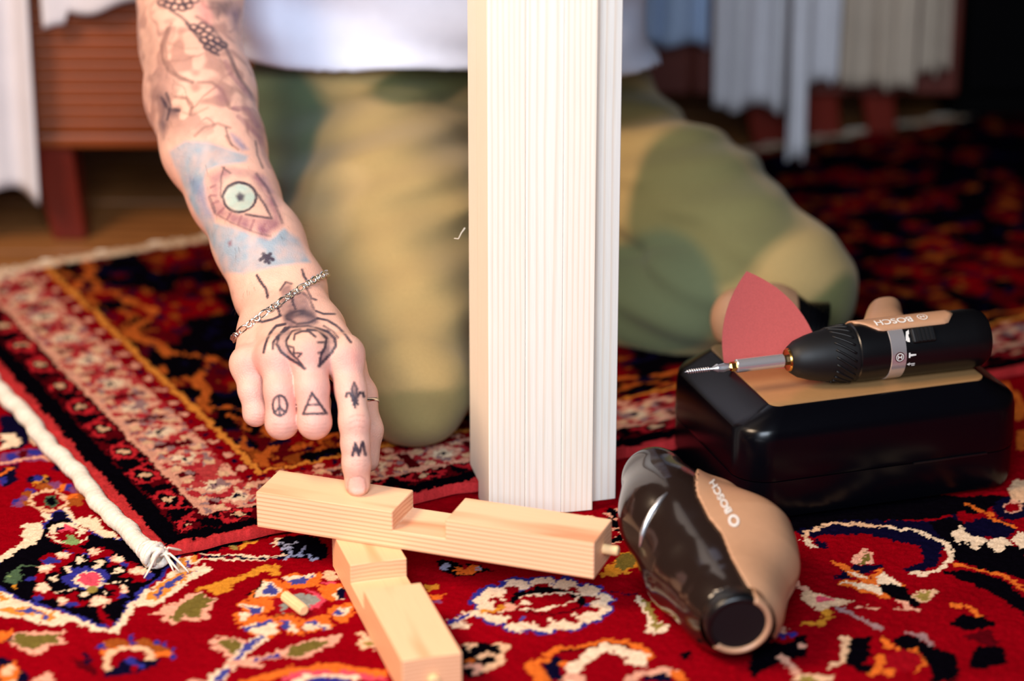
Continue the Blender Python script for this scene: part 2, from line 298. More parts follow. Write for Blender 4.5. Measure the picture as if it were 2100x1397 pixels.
# knotted pattern of the big rug, with one painted shadow: outline points in millimetres on the floor
RUG = [
('P','navy',0,'-376,1838 -358,1838 -347,1799 -352,1775 -365,1775'),
('P','cream',0,'-370,1803 -361,1807 -354,1793 -354,1782 -361,1775 -365,1775 -367,1784 -362,1788 -364,1795 -368,1793'),
('P','cream',0,'-350,1808 -345,1801 -339,1788 -343,1784 -349,1797'),
('P','mauve',0,'-364,1767 -336,1782 -322,1765 -316,1749 -330,1756 -347,1754 -360,1747'),
('P','blue',0,'-350,1763 -350,1761 -351,1758 -352,1757 -354,1757 -356,1758 -358,1761 -359,1763 -359,1766 -358,1768 -356,1770 -354,1770 -352,1768 -351,1766'),
('P','blue',0,'-335,1772 -335,1769 -336,1767 -338,1765 -340,1765 -342,1767 -344,1769 -345,1772 -345,1775 -344,1777 -342,1778 -340,1778 -338,1777 -336,1775'),
('P','maroon',0,'-344,1767 -343,1764 -344,1761 -345,1760 -346,1760 -348,1761 -349,1764 -350,1767 -350,1770 -350,1773 -349,1774 -347,1774 -346,1773 -345,1770'),
('L','pinkc',4,'-361,1752 -347,1758 -332,1762 -317,1752'),
('P','navy',0,'-316,1743 -316,1741 -317,1740 -318,1739 -319,1739 -321,1740 -322,1741 -323,1743 -322,1745 -322,1747 -321,1748 -319,1748 -318,1747 -317,1745'),
('P','navy',0,'-359,1740 -352,1749 -348,1751 -345,1722 -350,1712 -353,1708'),
('L','orange',3,'-357,1729 -354,1738 -351,1742'),
('P','blue',0,'-356,1722 -352,1727 -350,1724 -352,1717 -354,1712'),
('P','navy',0,'-320,1722 -320,1718 -322,1715 -326,1714 -330,1714 -333,1715 -336,1718 -338,1722 -337,1726 -336,1729 -332,1731 -328,1731 -325,1729 -322,1726'),
('P','blue',0,'-326,1724 -326,1722 -327,1720 -328,1719 -330,1719 -332,1720 -334,1722 -334,1724 -334,1726 -333,1728 -332,1729 -330,1729 -328,1728 -326,1726'),
('P','gold',0,'-327,1716 -327,1715 -328,1713 -329,1713 -330,1713 -331,1713 -332,1715 -333,1716 -333,1717 -332,1718 -331,1719 -330,1719 -328,1718 -327,1717'),
('P','gold',0,'-323,1723 -323,1720 -323,1718 -323,1717 -324,1717 -325,1718 -325,1720 -326,1723 -326,1726 -326,1728 -326,1729 -325,1729 -324,1728 -323,1726'),
('P','blue',0,'-334,1686 -334,1683 -335,1681 -336,1680 -338,1680 -340,1681 -342,1683 -342,1686 -342,1688 -342,1690 -340,1691 -338,1691 -336,1690 -335,1688'),
('P','mauve',0,'-330,1691 -330,1688 -330,1686 -332,1685 -334,1685 -336,1686 -337,1688 -338,1691 -338,1693 -337,1695 -336,1697 -334,1697 -332,1695 -330,1693'),
('P','blue',0,'-326,1701 -326,1699 -327,1697 -329,1695 -331,1695 -333,1697 -334,1699 -335,1701 -335,1704 -334,1706 -333,1707 -331,1707 -329,1706 -327,1704'),
('P','brown',0,'-319,1710 -319,1707 -320,1705 -321,1704 -323,1704 -325,1705 -327,1707 -328,1710 -328,1712 -327,1714 -325,1716 -323,1716 -321,1714 -320,1712'),
('P','mauve',0,'-312,1712 -312,1709 -313,1707 -315,1706 -316,1706 -318,1707 -320,1709 -321,1712 -321,1714 -320,1716 -318,1717 -316,1717 -314,1716 -313,1714'),
('P','orange',0,'-306,1708 -306,1705 -307,1703 -308,1702 -310,1702 -312,1703 -314,1705 -314,1708 -314,1711 -313,1713 -312,1714 -310,1714 -308,1713 -307,1711'),
('P','blue',0,'-301,1708 -301,1705 -302,1703 -304,1702 -306,1702 -308,1703 -309,1705 -310,1708 -310,1711 -309,1713 -308,1714 -306,1714 -304,1713 -302,1711'),
('P','mauve',0,'-297,1705 -297,1702 -297,1700 -299,1699 -301,1699 -303,1700 -304,1702 -305,1705 -305,1707 -304,1709 -303,1710 -301,1710 -299,1709 -297,1707'),
('P','brown',0,'-292,1694 -292,1692 -293,1690 -295,1689 -297,1689 -298,1690 -300,1692 -301,1694 -301,1697 -300,1699 -298,1700 -296,1700 -294,1699 -293,1697'),
('P','orange',0,'-297,1693 -297,1690 -298,1688 -299,1687 -301,1687 -303,1688 -305,1690 -306,1693 -305,1695 -305,1697 -303,1698 -301,1698 -299,1697 -298,1695'),
('P','brown',0,'-294,1686 -294,1683 -295,1681 -296,1680 -298,1680 -300,1681 -302,1683 -302,1686 -302,1688 -301,1690 -300,1691 -298,1691 -296,1690 -295,1688'),
('P','brown',0,'-327,1698 -327,1695 -328,1693 -330,1692 -331,1692 -333,1693 -335,1695 -336,1698 -336,1700 -335,1702 -333,1703 -331,1703 -330,1702 -328,1700'),
('P','brown',0,'-328,1682 -328,1680 -329,1678 -331,1677 -333,1677 -334,1678 -336,1680 -337,1682 -337,1685 -336,1687 -334,1688 -332,1688 -331,1687 -329,1685'),
('P','mauve',0,'-332,1681 -332,1678 -332,1676 -334,1675 -336,1675 -338,1676 -339,1678 -340,1681 -340,1683 -339,1685 -338,1686 -336,1686 -334,1685 -332,1683'),
('P','brown',0,'-299,1682 -299,1680 -300,1678 -301,1677 -303,1677 -305,1678 -307,1680 -308,1682 -307,1685 -307,1687 -305,1688 -303,1688 -301,1687 -300,1685'),
('P','cream2',0,'-304,1687 -304,1680 -307,1674 -311,1670 -317,1670 -323,1674 -328,1680 -330,1687 -330,1695 -327,1701 -323,1705 -317,1705 -311,1701 -306,1695'),
('P','red',0,'-305,1687 -306,1681 -308,1676 -312,1673 -317,1673 -322,1676 -326,1681 -328,1687 -328,1694 -326,1699 -322,1702 -317,1702 -312,1699 -308,1694'),
('P','cream2',0,'-325,1696 -325,1695 -326,1694 -326,1693 -327,1693 -327,1694 -328,1695 -328,1696 -329,1697 -328,1698 -328,1699 -327,1699 -326,1698 -326,1697'),
('P','cream2',0,'-307,1694 -307,1693 -307,1692 -308,1691 -309,1691 -309,1692 -310,1693 -310,1694 -310,1696 -310,1697 -309,1697 -309,1697 -308,1697 -307,1696'),
('P','cream2',0,'-326,1682 -326,1681 -326,1680 -327,1679 -327,1679 -328,1680 -329,1681 -329,1682 -329,1684 -329,1685 -328,1685 -328,1685 -327,1685 -326,1684'),
('P','cream2',0,'-318,1676 -318,1674 -318,1673 -318,1673 -319,1673 -320,1673 -320,1674 -321,1676 -321,1677 -321,1678 -320,1679 -319,1679 -319,1678 -318,1677'),
('P','cream2',0,'-303,1682 -303,1681 -303,1680 -304,1679 -305,1679 -305,1680 -306,1681 -306,1682 -306,1684 -306,1685 -305,1685 -305,1685 -304,1685 -303,1684'),
('P','cream2',0,'-317,1704 -317,1702 -317,1701 -318,1701 -319,1701 -319,1701 -320,1702 -320,1704 -320,1705 -320,1706 -320,1707 -319,1707 -318,1706 -318,1705'),
('P','green2',0,'-310,1686 -310,1682 -310,1679 -312,1677 -314,1677 -316,1679 -318,1682 -319,1686 -319,1690 -319,1693 -317,1695 -315,1695 -313,1693 -311,1690'),
('P','black',0,'-311,1686 -311,1683 -312,1680 -313,1679 -315,1679 -316,1680 -317,1683 -318,1686 -318,1689 -318,1691 -317,1692 -315,1692 -314,1691 -312,1689'),
('L','cream',7,'-336,1589 -334,1597 -326,1610 -318,1624'),
('L','cream',8,'-247,1496 -259,1503 -278,1516'),
('L','cream',7,'-247,1496 -244,1511 -241,1530 -234,1551'),
('P','blue',0,'-308,1676 -299,1662 -283,1644 -271,1634 -255,1626 -231,1617 -213,1608 -217,1597 -224,1574 -234,1553 -242,1531 -248,1498 -259,1504 -278,1518 -301,1531 -317,1541 -331,1558 -339,1572 -337,1592 -326,1610 -318,1624 -313,1646 -312,1664'),
('P','black',0,'-307,1671 -298,1658 -283,1641 -271,1632 -256,1624 -234,1616 -216,1607 -220,1596 -226,1575 -236,1555 -243,1534 -249,1503 -260,1508 -278,1521 -300,1534 -315,1543 -329,1560 -336,1573 -334,1592 -324,1609 -316,1622 -312,1642 -310,1660'),
('P','cream',0,'-329,1647 -321,1652 -316,1652 -310,1663 -314,1670 -319,1669 -315,1660 -313,1642 -314,1633 -314,1620 -318,1615 -323,1628'),
('P','cream',0,'-306,1676 -302,1677 -297,1664 -291,1657 -284,1666 -276,1654 -272,1644 -265,1638 -260,1628 -268,1630 -279,1642 -291,1652 -300,1662'),
('L','cream',5,'-334,1596 -326,1610 -318,1622'),
('P','navy',0,'-310,1669 -304,1671 -300,1662 -305,1657 -309,1657'),
('P','red',0,'-280,1634 -280,1626 -283,1619 -288,1615 -295,1615 -301,1619 -306,1626 -309,1634 -309,1643 -306,1650 -301,1654 -294,1654 -288,1650 -283,1643'),
('P','cream',0,'-285,1642 -285,1638 -288,1634 -292,1631 -297,1631 -302,1634 -306,1638 -308,1642 -308,1647 -305,1651 -301,1654 -296,1654 -290,1651 -286,1647'),
('P','red',0,'-288,1639 -288,1635 -290,1631 -293,1629 -296,1629 -300,1631 -303,1635 -304,1639 -304,1644 -302,1647 -299,1649 -296,1649 -292,1647 -289,1644'),
('P','cream',0,'-304,1639 -304,1636 -304,1634 -305,1633 -306,1633 -307,1634 -308,1636 -309,1639 -309,1642 -309,1644 -308,1646 -307,1646 -306,1644 -305,1642'),
('P','cream',0,'-284,1641 -284,1639 -284,1637 -285,1636 -286,1636 -288,1637 -289,1639 -289,1641 -289,1643 -289,1644 -288,1645 -286,1645 -285,1644 -284,1643'),
('P','pink',0,'-291,1642 -291,1640 -292,1637 -295,1636 -298,1636 -300,1637 -302,1640 -303,1642 -303,1645 -302,1648 -300,1649 -297,1649 -294,1648 -292,1645'),
('P','navy',0,'-301,1644 -301,1643 -301,1642 -302,1641 -303,1641 -304,1642 -304,1643 -305,1644 -305,1646 -305,1647 -304,1647 -303,1647 -302,1647 -302,1646'),
('P','red',0,'-292,1636 -292,1633 -293,1631 -294,1630 -296,1630 -298,1631 -300,1633 -300,1636 -300,1639 -300,1641 -298,1642 -296,1642 -294,1641 -293,1639'),
('P','green',0,'-296,1636 -292,1634 -289,1628 -285,1626 -286,1622 -292,1618 -299,1623 -296,1628'),
('L','cream',1.5,'-308,1633 -300,1625 -297,1622'),
('L','cream',1.5,'-281,1634 -284,1626 -286,1622'),
('P','green2',0,'-326,1569 -323,1580 -319,1583 -315,1574 -315,1566 -317,1556 -320,1562 -324,1562'),
('L','green2',2.5,'-319,1585 -313,1586 -308,1587'),
('P','green',0,'-320,1570 -320,1569 -321,1568 -321,1568 -322,1568 -323,1568 -323,1569 -324,1570 -324,1572 -324,1573 -323,1573 -322,1573 -321,1573 -321,1572'),
('P','gold',0,'-316,1558 -316,1556 -316,1555 -316,1554 -317,1554 -317,1555 -318,1556 -318,1558 -318,1559 -318,1560 -318,1561 -317,1561 -317,1560 -316,1559'),
('P','red',0,'-278,1601 -278,1596 -280,1591 -283,1589 -287,1589 -290,1591 -294,1596 -295,1601 -295,1607 -294,1612 -291,1614 -287,1614 -283,1612 -280,1607'),
('P','red',0,'-260,1601 -261,1596 -262,1592 -266,1590 -269,1590 -273,1592 -276,1596 -278,1601 -278,1606 -276,1611 -273,1613 -269,1613 -265,1611 -262,1606'),
('P','red',0,'-291,1595 -291,1590 -292,1586 -295,1584 -299,1584 -302,1586 -305,1590 -307,1595 -307,1600 -305,1604 -302,1606 -299,1606 -295,1604 -292,1600'),
('P','red',0,'-242,1587 -243,1582 -245,1579 -249,1577 -254,1577 -258,1579 -261,1582 -263,1587 -262,1591 -260,1594 -256,1596 -252,1596 -247,1594 -244,1591'),
('P','red',0,'-292,1570 -292,1566 -294,1563 -297,1561 -301,1561 -305,1563 -308,1566 -309,1570 -309,1575 -307,1578 -304,1580 -300,1580 -296,1578 -294,1575'),
('P','red',0,'-233,1570 -233,1567 -236,1565 -240,1563 -245,1563 -249,1565 -253,1567 -254,1570 -253,1573 -251,1576 -247,1577 -242,1577 -237,1576 -234,1573'),
('P','red',0,'-286,1547 -287,1543 -289,1540 -292,1539 -296,1539 -300,1540 -303,1543 -305,1547 -304,1550 -302,1553 -299,1554 -295,1554 -291,1553 -288,1550'),
('P','red',0,'-248,1548 -248,1543 -249,1539 -252,1537 -254,1537 -257,1539 -260,1543 -261,1548 -261,1553 -260,1557 -258,1560 -255,1560 -252,1557 -249,1553'),
('P','red',0,'-268,1539 -268,1534 -270,1530 -272,1527 -276,1527 -279,1530 -282,1534 -284,1539 -284,1544 -282,1548 -279,1550 -276,1550 -272,1548 -270,1544'),
('P','red',0,'-286,1582 -286,1576 -287,1572 -289,1569 -292,1569 -295,1572 -297,1576 -299,1582 -299,1587 -298,1592 -296,1594 -293,1594 -290,1592 -287,1587'),
('P','red',0,'-275,1547 -275,1543 -278,1540 -282,1539 -287,1539 -291,1540 -294,1543 -296,1547 -296,1550 -293,1553 -289,1554 -284,1554 -280,1553 -276,1550'),
('P','red',0,'-280,1610 -280,1607 -281,1604 -283,1603 -285,1603 -287,1604 -289,1607 -290,1610 -290,1613 -289,1615 -287,1616 -285,1616 -283,1615 -281,1613'),
('P','blue',0,'-296,1595 -296,1593 -297,1591 -298,1591 -299,1591 -301,1591 -302,1593 -302,1595 -302,1597 -302,1598 -301,1599 -299,1599 -298,1598 -297,1597'),
('P','blue',0,'-275,1605 -275,1603 -276,1601 -277,1600 -278,1600 -280,1601 -281,1603 -281,1605 -281,1607 -281,1608 -280,1609 -278,1609 -277,1608 -276,1607'),
('P','blue',0,'-260,1596 -260,1595 -261,1593 -262,1592 -263,1592 -265,1593 -266,1595 -266,1596 -266,1598 -266,1600 -265,1601 -263,1601 -262,1600 -261,1598'),
('P','blue',0,'-248,1590 -248,1588 -249,1587 -250,1586 -251,1586 -252,1587 -253,1588 -254,1590 -254,1592 -253,1593 -252,1594 -251,1594 -249,1593 -248,1592'),
('P','blue',0,'-232,1572 -232,1570 -233,1569 -234,1568 -235,1568 -236,1569 -237,1570 -238,1572 -238,1574 -237,1575 -236,1576 -235,1576 -233,1575 -232,1574'),
('P','blue',0,'-275,1533 -275,1531 -275,1529 -276,1529 -278,1529 -279,1529 -280,1531 -281,1533 -281,1534 -280,1536 -279,1536 -278,1536 -276,1536 -275,1534'),
('P','blue',0,'-296,1540 -296,1539 -297,1537 -298,1536 -299,1536 -301,1537 -302,1539 -302,1540 -302,1542 -302,1543 -301,1544 -299,1544 -298,1543 -297,1542'),
('P','blue',0,'-245,1547 -245,1545 -246,1543 -247,1543 -248,1543 -249,1543 -250,1545 -251,1547 -251,1548 -250,1550 -249,1551 -248,1551 -247,1550 -246,1548'),
('P','blue',0,'-306,1569 -306,1567 -307,1565 -308,1565 -309,1565 -310,1565 -311,1567 -312,1569 -312,1571 -311,1572 -310,1573 -309,1573 -308,1572 -307,1571'),
('P','blue',0,'-288,1605 -288,1603 -289,1601 -290,1600 -292,1600 -293,1601 -294,1603 -295,1605 -295,1607 -294,1608 -293,1609 -291,1609 -290,1608 -289,1607'),
('P','blue',0,'-299,1595 -299,1593 -299,1591 -300,1591 -302,1591 -303,1591 -304,1593 -305,1595 -305,1597 -304,1598 -303,1599 -302,1599 -300,1598 -299,1597'),
('P','pinkc',0,'-289,1603 -289,1600 -290,1598 -292,1597 -294,1597 -297,1598 -298,1600 -299,1603 -299,1606 -298,1608 -296,1609 -294,1609 -292,1608 -290,1606'),
('P','cream',0,'-290,1604 -290,1601 -291,1600 -292,1599 -294,1599 -296,1600 -297,1601 -298,1604 -298,1606 -297,1607 -296,1608 -294,1608 -292,1607 -291,1606'),
('P','pinkc',0,'-269,1608 -270,1606 -271,1604 -273,1603 -275,1603 -277,1604 -279,1606 -280,1608 -279,1610 -278,1612 -276,1613 -274,1613 -272,1612 -270,1610'),
('P','cream',0,'-270,1609 -271,1607 -271,1605 -273,1605 -275,1605 -276,1605 -278,1607 -278,1609 -278,1610 -277,1612 -276,1612 -274,1612 -272,1612 -271,1610'),
('P','pinkc',0,'-253,1597 -253,1594 -254,1592 -256,1591 -258,1591 -260,1592 -262,1594 -263,1597 -263,1600 -262,1602 -260,1604 -257,1604 -255,1602 -253,1600'),
('P','cream',0,'-254,1598 -254,1596 -255,1594 -256,1593 -258,1593 -259,1594 -261,1596 -261,1598 -261,1600 -260,1602 -259,1603 -257,1603 -256,1602 -254,1600'),
('P','pinkc',0,'-296,1584 -296,1581 -297,1578 -299,1577 -301,1577 -304,1578 -305,1581 -306,1584 -306,1587 -305,1590 -304,1591 -301,1591 -299,1590 -297,1587'),
('P','cream',0,'-297,1585 -297,1582 -298,1580 -300,1579 -301,1579 -303,1580 -304,1582 -305,1585 -305,1587 -304,1589 -303,1590 -301,1590 -300,1589 -298,1587'),
('P','pinkc',0,'-236,1579 -236,1577 -237,1575 -240,1574 -242,1574 -245,1575 -246,1577 -247,1579 -247,1582 -246,1584 -244,1585 -241,1585 -238,1584 -237,1582'),
('P','cream',0,'-237,1580 -237,1578 -238,1576 -240,1576 -242,1576 -244,1576 -245,1578 -246,1580 -246,1582 -244,1583 -243,1584 -241,1584 -239,1583 -238,1582'),
('P','pinkc',0,'-295,1555 -295,1552 -296,1550 -298,1548 -300,1548 -302,1550 -304,1552 -305,1555 -305,1558 -304,1561 -302,1562 -300,1562 -298,1561 -296,1558'),
('P','cream',0,'-296,1556 -296,1553 -297,1552 -298,1551 -300,1551 -301,1552 -303,1553 -303,1556 -303,1558 -303,1560 -301,1561 -300,1561 -298,1560 -297,1558'),
('P','pinkc',0,'-244,1553 -244,1551 -245,1549 -246,1548 -247,1548 -248,1549 -249,1551 -250,1553 -250,1555 -249,1557 -248,1557 -247,1557 -246,1557 -245,1555'),
('P','cream',0,'-245,1553 -245,1552 -245,1551 -246,1550 -247,1550 -248,1551 -249,1552 -249,1553 -249,1555 -249,1556 -248,1557 -247,1557 -246,1556 -245,1555'),
('P','pinkc',0,'-254,1535 -254,1531 -256,1529 -258,1527 -262,1527 -265,1529 -267,1531 -268,1535 -268,1538 -266,1541 -264,1543 -261,1543 -258,1541 -255,1538'),
('P','cream',0,'-256,1535 -256,1533 -257,1531 -259,1529 -261,1529 -264,1531 -265,1533 -266,1535 -266,1538 -265,1540 -263,1541 -261,1541 -258,1540 -257,1538'),
('P','pinkc',0,'-280,1536 -280,1535 -281,1533 -282,1532 -284,1532 -285,1533 -286,1535 -287,1536 -287,1538 -286,1540 -285,1541 -283,1541 -282,1540 -281,1538'),
('P','cream',0,'-281,1537 -281,1535 -281,1534 -282,1534 -284,1534 -285,1534 -286,1535 -286,1537 -286,1538 -285,1539 -284,1540 -283,1540 -282,1539 -281,1538'),
('P','black',0,'-275,1594 -275,1589 -276,1585 -278,1583 -281,1583 -284,1585 -286,1589 -287,1594 -287,1599 -286,1603 -284,1605 -281,1605 -279,1603 -276,1599'),
('P','black',0,'-262,1587 -262,1583 -263,1579 -265,1577 -268,1577 -270,1579 -272,1583 -274,1587 -274,1592 -273,1596 -271,1598 -268,1598 -265,1596 -263,1592'),
('P','black',0,'-281,1580 -281,1575 -282,1571 -284,1569 -287,1569 -289,1571 -292,1575 -293,1580 -293,1585 -292,1589 -290,1591 -287,1591 -285,1589 -282,1585'),
('P','black',0,'-288,1567 -288,1563 -289,1560 -291,1559 -294,1559 -296,1560 -299,1563 -300,1567 -300,1571 -299,1574 -296,1576 -294,1576 -291,1574 -289,1571'),
('P','black',0,'-248,1581 -248,1578 -250,1575 -252,1574 -255,1574 -258,1575 -260,1578 -261,1581 -261,1584 -260,1587 -257,1588 -254,1588 -251,1587 -249,1584'),
('P','black',0,'-253,1548 -253,1545 -254,1543 -255,1541 -257,1541 -259,1543 -261,1545 -262,1548 -262,1551 -261,1554 -259,1555 -257,1555 -255,1554 -254,1551'),
('P','black',0,'-267,1543 -267,1540 -268,1537 -270,1536 -272,1536 -274,1537 -276,1540 -277,1543 -277,1547 -276,1550 -274,1551 -272,1551 -270,1550 -268,1547'),
('P','black',0,'-243,1566 -244,1563 -246,1561 -249,1560 -252,1560 -256,1561 -258,1563 -259,1566 -259,1568 -257,1570 -254,1571 -250,1571 -247,1570 -244,1568'),
('P','black',0,'-278,1550 -279,1548 -280,1546 -283,1544 -287,1544 -290,1546 -293,1548 -294,1550 -294,1553 -292,1555 -289,1557 -285,1557 -282,1555 -279,1553'),
('P','cream',0,'-278,1596 -278,1593 -279,1591 -280,1589 -282,1589 -283,1591 -284,1593 -285,1596 -285,1598 -285,1601 -283,1602 -282,1602 -280,1601 -279,1598'),
('P','cream',0,'-265,1588 -265,1586 -265,1584 -267,1582 -268,1582 -269,1584 -270,1586 -271,1588 -271,1591 -271,1593 -269,1594 -268,1594 -267,1593 -266,1591'),
('P','cream',0,'-283,1582 -283,1580 -284,1578 -285,1577 -287,1577 -288,1578 -289,1580 -290,1582 -290,1584 -289,1585 -288,1586 -287,1586 -285,1585 -284,1584'),
('P','cream',0,'-290,1567 -290,1566 -291,1564 -292,1563 -294,1563 -295,1564 -296,1566 -297,1567 -297,1569 -296,1571 -295,1572 -294,1572 -292,1571 -291,1569'),
('P','cream',0,'-251,1580 -251,1579 -252,1578 -253,1577 -255,1577 -257,1578 -258,1579 -258,1580 -258,1582 -257,1583 -256,1584 -254,1584 -253,1583 -252,1582'),
('P','cream',0,'-255,1550 -255,1548 -256,1547 -256,1547 -257,1547 -258,1547 -259,1548 -259,1550 -259,1551 -259,1552 -258,1553 -257,1553 -256,1552 -256,1551'),
('P','cream',0,'-270,1546 -270,1544 -270,1543 -271,1543 -272,1543 -273,1543 -274,1544 -275,1546 -274,1547 -274,1548 -273,1549 -272,1549 -271,1548 -270,1547'),
('P','blue',0,'-258,1569 -259,1561 -262,1555 -267,1552 -274,1552 -280,1555 -286,1561 -288,1569 -288,1576 -285,1583 -279,1586 -272,1586 -266,1583 -261,1576'),
('P','cream',0,'-262,1566 -262,1561 -264,1556 -267,1554 -272,1554 -276,1556 -279,1561 -281,1566 -281,1572 -279,1577 -275,1579 -271,1579 -267,1577 -264,1572'),
('P','pink',0,'-263,1566 -264,1562 -265,1558 -268,1556 -271,1556 -274,1558 -277,1562 -278,1566 -278,1571 -277,1575 -274,1577 -271,1577 -267,1575 -265,1571'),
('P','olive2',0,'-263,1552 -263,1550 -264,1548 -266,1547 -268,1547 -271,1548 -272,1550 -273,1552 -273,1554 -272,1556 -270,1557 -267,1557 -265,1556 -263,1554'),
('L','cream',1.6,'-287,1550 -284,1553 -278,1554'),
('L','cream',1.6,'-262,1558 -255,1562 -246,1567'),
('L','cream',1.6,'-292,1547 -289,1550'),
('L','red',3,'-260,1528 -256,1516 -252,1507 -249,1500'),
('P','cream',0,'-241,1531 -233,1548 -228,1559 -220,1578 -212,1586 -198,1587 -193,1582 -207,1566 -212,1551 -220,1534 -229,1529 -237,1530'),
('P','orange2',0,'-232,1547 -227,1558 -223,1567 -214,1577 -203,1580 -209,1570 -216,1559 -220,1543 -225,1537 -230,1539'),
('P','blue2',0,'-228,1547 -225,1556 -217,1569 -204,1578 -212,1570 -218,1558 -223,1553 -223,1542 -226,1540'),
('P','cream',0,'-220,1590 -216,1600 -207,1602 -202,1590 -209,1588 -216,1583'),
('P','orange2',0,'-212,1593 -212,1590 -212,1588 -213,1587 -214,1587 -215,1588 -216,1590 -217,1593 -217,1596 -216,1598 -216,1600 -214,1600 -213,1598 -212,1596'),
('P','orange2',0,'-205,1596 -205,1594 -205,1593 -206,1592 -207,1592 -208,1593 -209,1594 -209,1596 -209,1599 -209,1600 -208,1601 -207,1601 -206,1600 -205,1599'),
('P','blue2',0,'-209,1591 -209,1589 -209,1587 -210,1587 -210,1587 -211,1587 -212,1589 -212,1591 -212,1592 -212,1594 -211,1595 -210,1595 -210,1594 -209,1592'),
('P','cream',0,'-329,1553 -323,1550 -313,1537 -305,1534 -292,1525 -281,1517 -274,1511 -279,1504 -285,1501 -297,1507 -309,1514 -322,1514'),
('P','orange2',0,'-328,1550 -323,1547 -317,1537 -323,1536 -327,1539'),
('P','orange2',0,'-324,1526 -313,1528 -301,1526 -288,1520 -285,1511 -289,1508 -296,1514 -310,1517 -324,1522'),
('P','blue2',0,'-312,1523 -302,1526 -293,1520 -288,1511 -291,1510 -294,1517 -303,1519'),
('P','cream',0,'-295,1516 -295,1514 -295,1513 -296,1513 -297,1513 -298,1513 -298,1514 -299,1516 -299,1517 -298,1518 -298,1519 -297,1519 -296,1518 -295,1517'),
('P','pinkc',0,'-308,1482 -307,1492 -302,1496 -292,1493 -282,1495 -276,1496 -274,1492 -279,1489 -273,1480 -275,1477 -284,1477 -285,1470 -289,1466 -297,1473 -305,1477'),
('P','olive',0,'-306,1483 -304,1493 -295,1491 -283,1492 -277,1493 -280,1487 -277,1480 -286,1480 -287,1473 -291,1471 -296,1476 -305,1480'),
('P','pinkc',0,'-227,1519 -220,1528 -211,1536 -205,1547 -199,1550 -186,1539 -190,1526 -191,1520 -190,1514 -198,1511 -205,1514 -211,1507 -219,1510 -217,1517'),
('P','olive',0,'-214,1513 -210,1528 -204,1540 -198,1549 -188,1539 -192,1528 -197,1523 -193,1517 -199,1516 -205,1519 -209,1510'),
('L','gold',6,'-200,1554 -192,1555 -185,1561 -175,1570 -167,1578 -158,1583'),
('P','gold',0,'-194,1556 -185,1562 -176,1570 -180,1553 -187,1545 -191,1550'),
('P','orange',0,'-250,1480 -246,1486 -233,1482 -223,1486 -217,1480 -206,1470 -208,1464 -217,1460 -221,1470 -231,1473 -240,1469 -244,1456 -247,1457 -250,1469'),
('P','brown',0,'-250,1482 -246,1486 -233,1483 -226,1487 -217,1482 -207,1470 -216,1469 -224,1477 -235,1477 -244,1473 -249,1474'),
('P','blue',0,'-249,1476 -249,1474 -249,1472 -250,1472 -251,1472 -251,1472 -252,1474 -253,1476 -253,1478 -252,1479 -252,1480 -251,1480 -250,1479 -249,1478'),
('P','blue',0,'-232,1487 -232,1486 -232,1484 -233,1483 -234,1483 -235,1484 -235,1486 -236,1487 -236,1489 -235,1491 -235,1492 -234,1492 -233,1491 -233,1489'),
('P','blue',0,'-231,1482 -231,1480 -231,1478 -231,1477 -232,1477 -233,1478 -234,1480 -234,1482 -234,1483 -234,1485 -233,1486 -233,1486 -232,1485 -231,1483'),
('P','blue',0,'-215,1483 -215,1481 -215,1480 -216,1479 -217,1479 -218,1480 -218,1481 -219,1483 -219,1485 -218,1486 -218,1487 -217,1487 -216,1486 -216,1485'),
('P','blue',0,'-206,1471 -206,1470 -206,1468 -206,1467 -207,1467 -208,1468 -209,1470 -209,1471 -209,1473 -209,1475 -208,1476 -207,1476 -207,1475 -206,1473'),
('P','blue',0,'-204,1463 -204,1461 -204,1459 -205,1459 -206,1459 -206,1459 -207,1461 -207,1463 -207,1465 -207,1466 -207,1467 -206,1467 -205,1466 -204,1465'),
('P','blue',0,'-211,1479 -210,1477 -211,1475 -211,1474 -212,1474 -213,1475 -214,1477 -214,1479 -214,1481 -214,1482 -213,1483 -212,1483 -212,1482 -211,1481'),
('L','cream2',5,'-241,1447 -246,1459 -243,1469 -236,1473 -227,1474 -221,1471 -218,1464 -219,1459'),
('P','red',0,'-244,1459 -240,1467 -230,1470 -222,1467 -219,1460 -229,1460 -236,1454 -240,1449'),
('P','navy',0,'-239,1450 -234,1460 -228,1461 -220,1456 -211,1459 -217,1447 -230,1439 -243,1438 -244,1443'),
('P','blue',0,'-234,1460 -229,1460 -222,1453 -222,1444 -228,1451 -232,1453'),
('P','navy',0,'-259,1467 -257,1470 -254,1457 -255,1451 -258,1459'),
('P','red',0,'-225,1446 -225,1444 -226,1443 -227,1442 -228,1442 -229,1443 -230,1444 -230,1446 -230,1448 -230,1449 -229,1450 -228,1450 -227,1449 -226,1448'),
('P','orange',0,'-318,1496 -311,1496 -309,1499 -307,1492 -311,1482 -315,1480'),
('P','navy',0,'-306,1487 -306,1485 -307,1483 -309,1482 -311,1482 -313,1483 -314,1485 -315,1487 -315,1490 -314,1492 -313,1493 -311,1493 -308,1492 -307,1490'),
('P','orange',0,'-309,1489 -309,1486 -310,1484 -311,1483 -313,1483 -314,1484 -316,1486 -316,1489 -316,1491 -316,1494 -315,1495 -313,1495 -312,1494 -310,1491'),
('P','navy',0,'-312,1464 -306,1461 -301,1454 -289,1439 -287,1429 -306,1429'),
('P','orange',0,'-309,1450 -302,1456 -297,1449 -295,1432 -302,1431 -305,1431'),
('P','cream2',0,'-299,1447 -299,1445 -300,1442 -301,1441 -303,1441 -305,1442 -306,1445 -307,1447 -307,1450 -306,1452 -305,1453 -303,1453 -301,1452 -300,1450'),
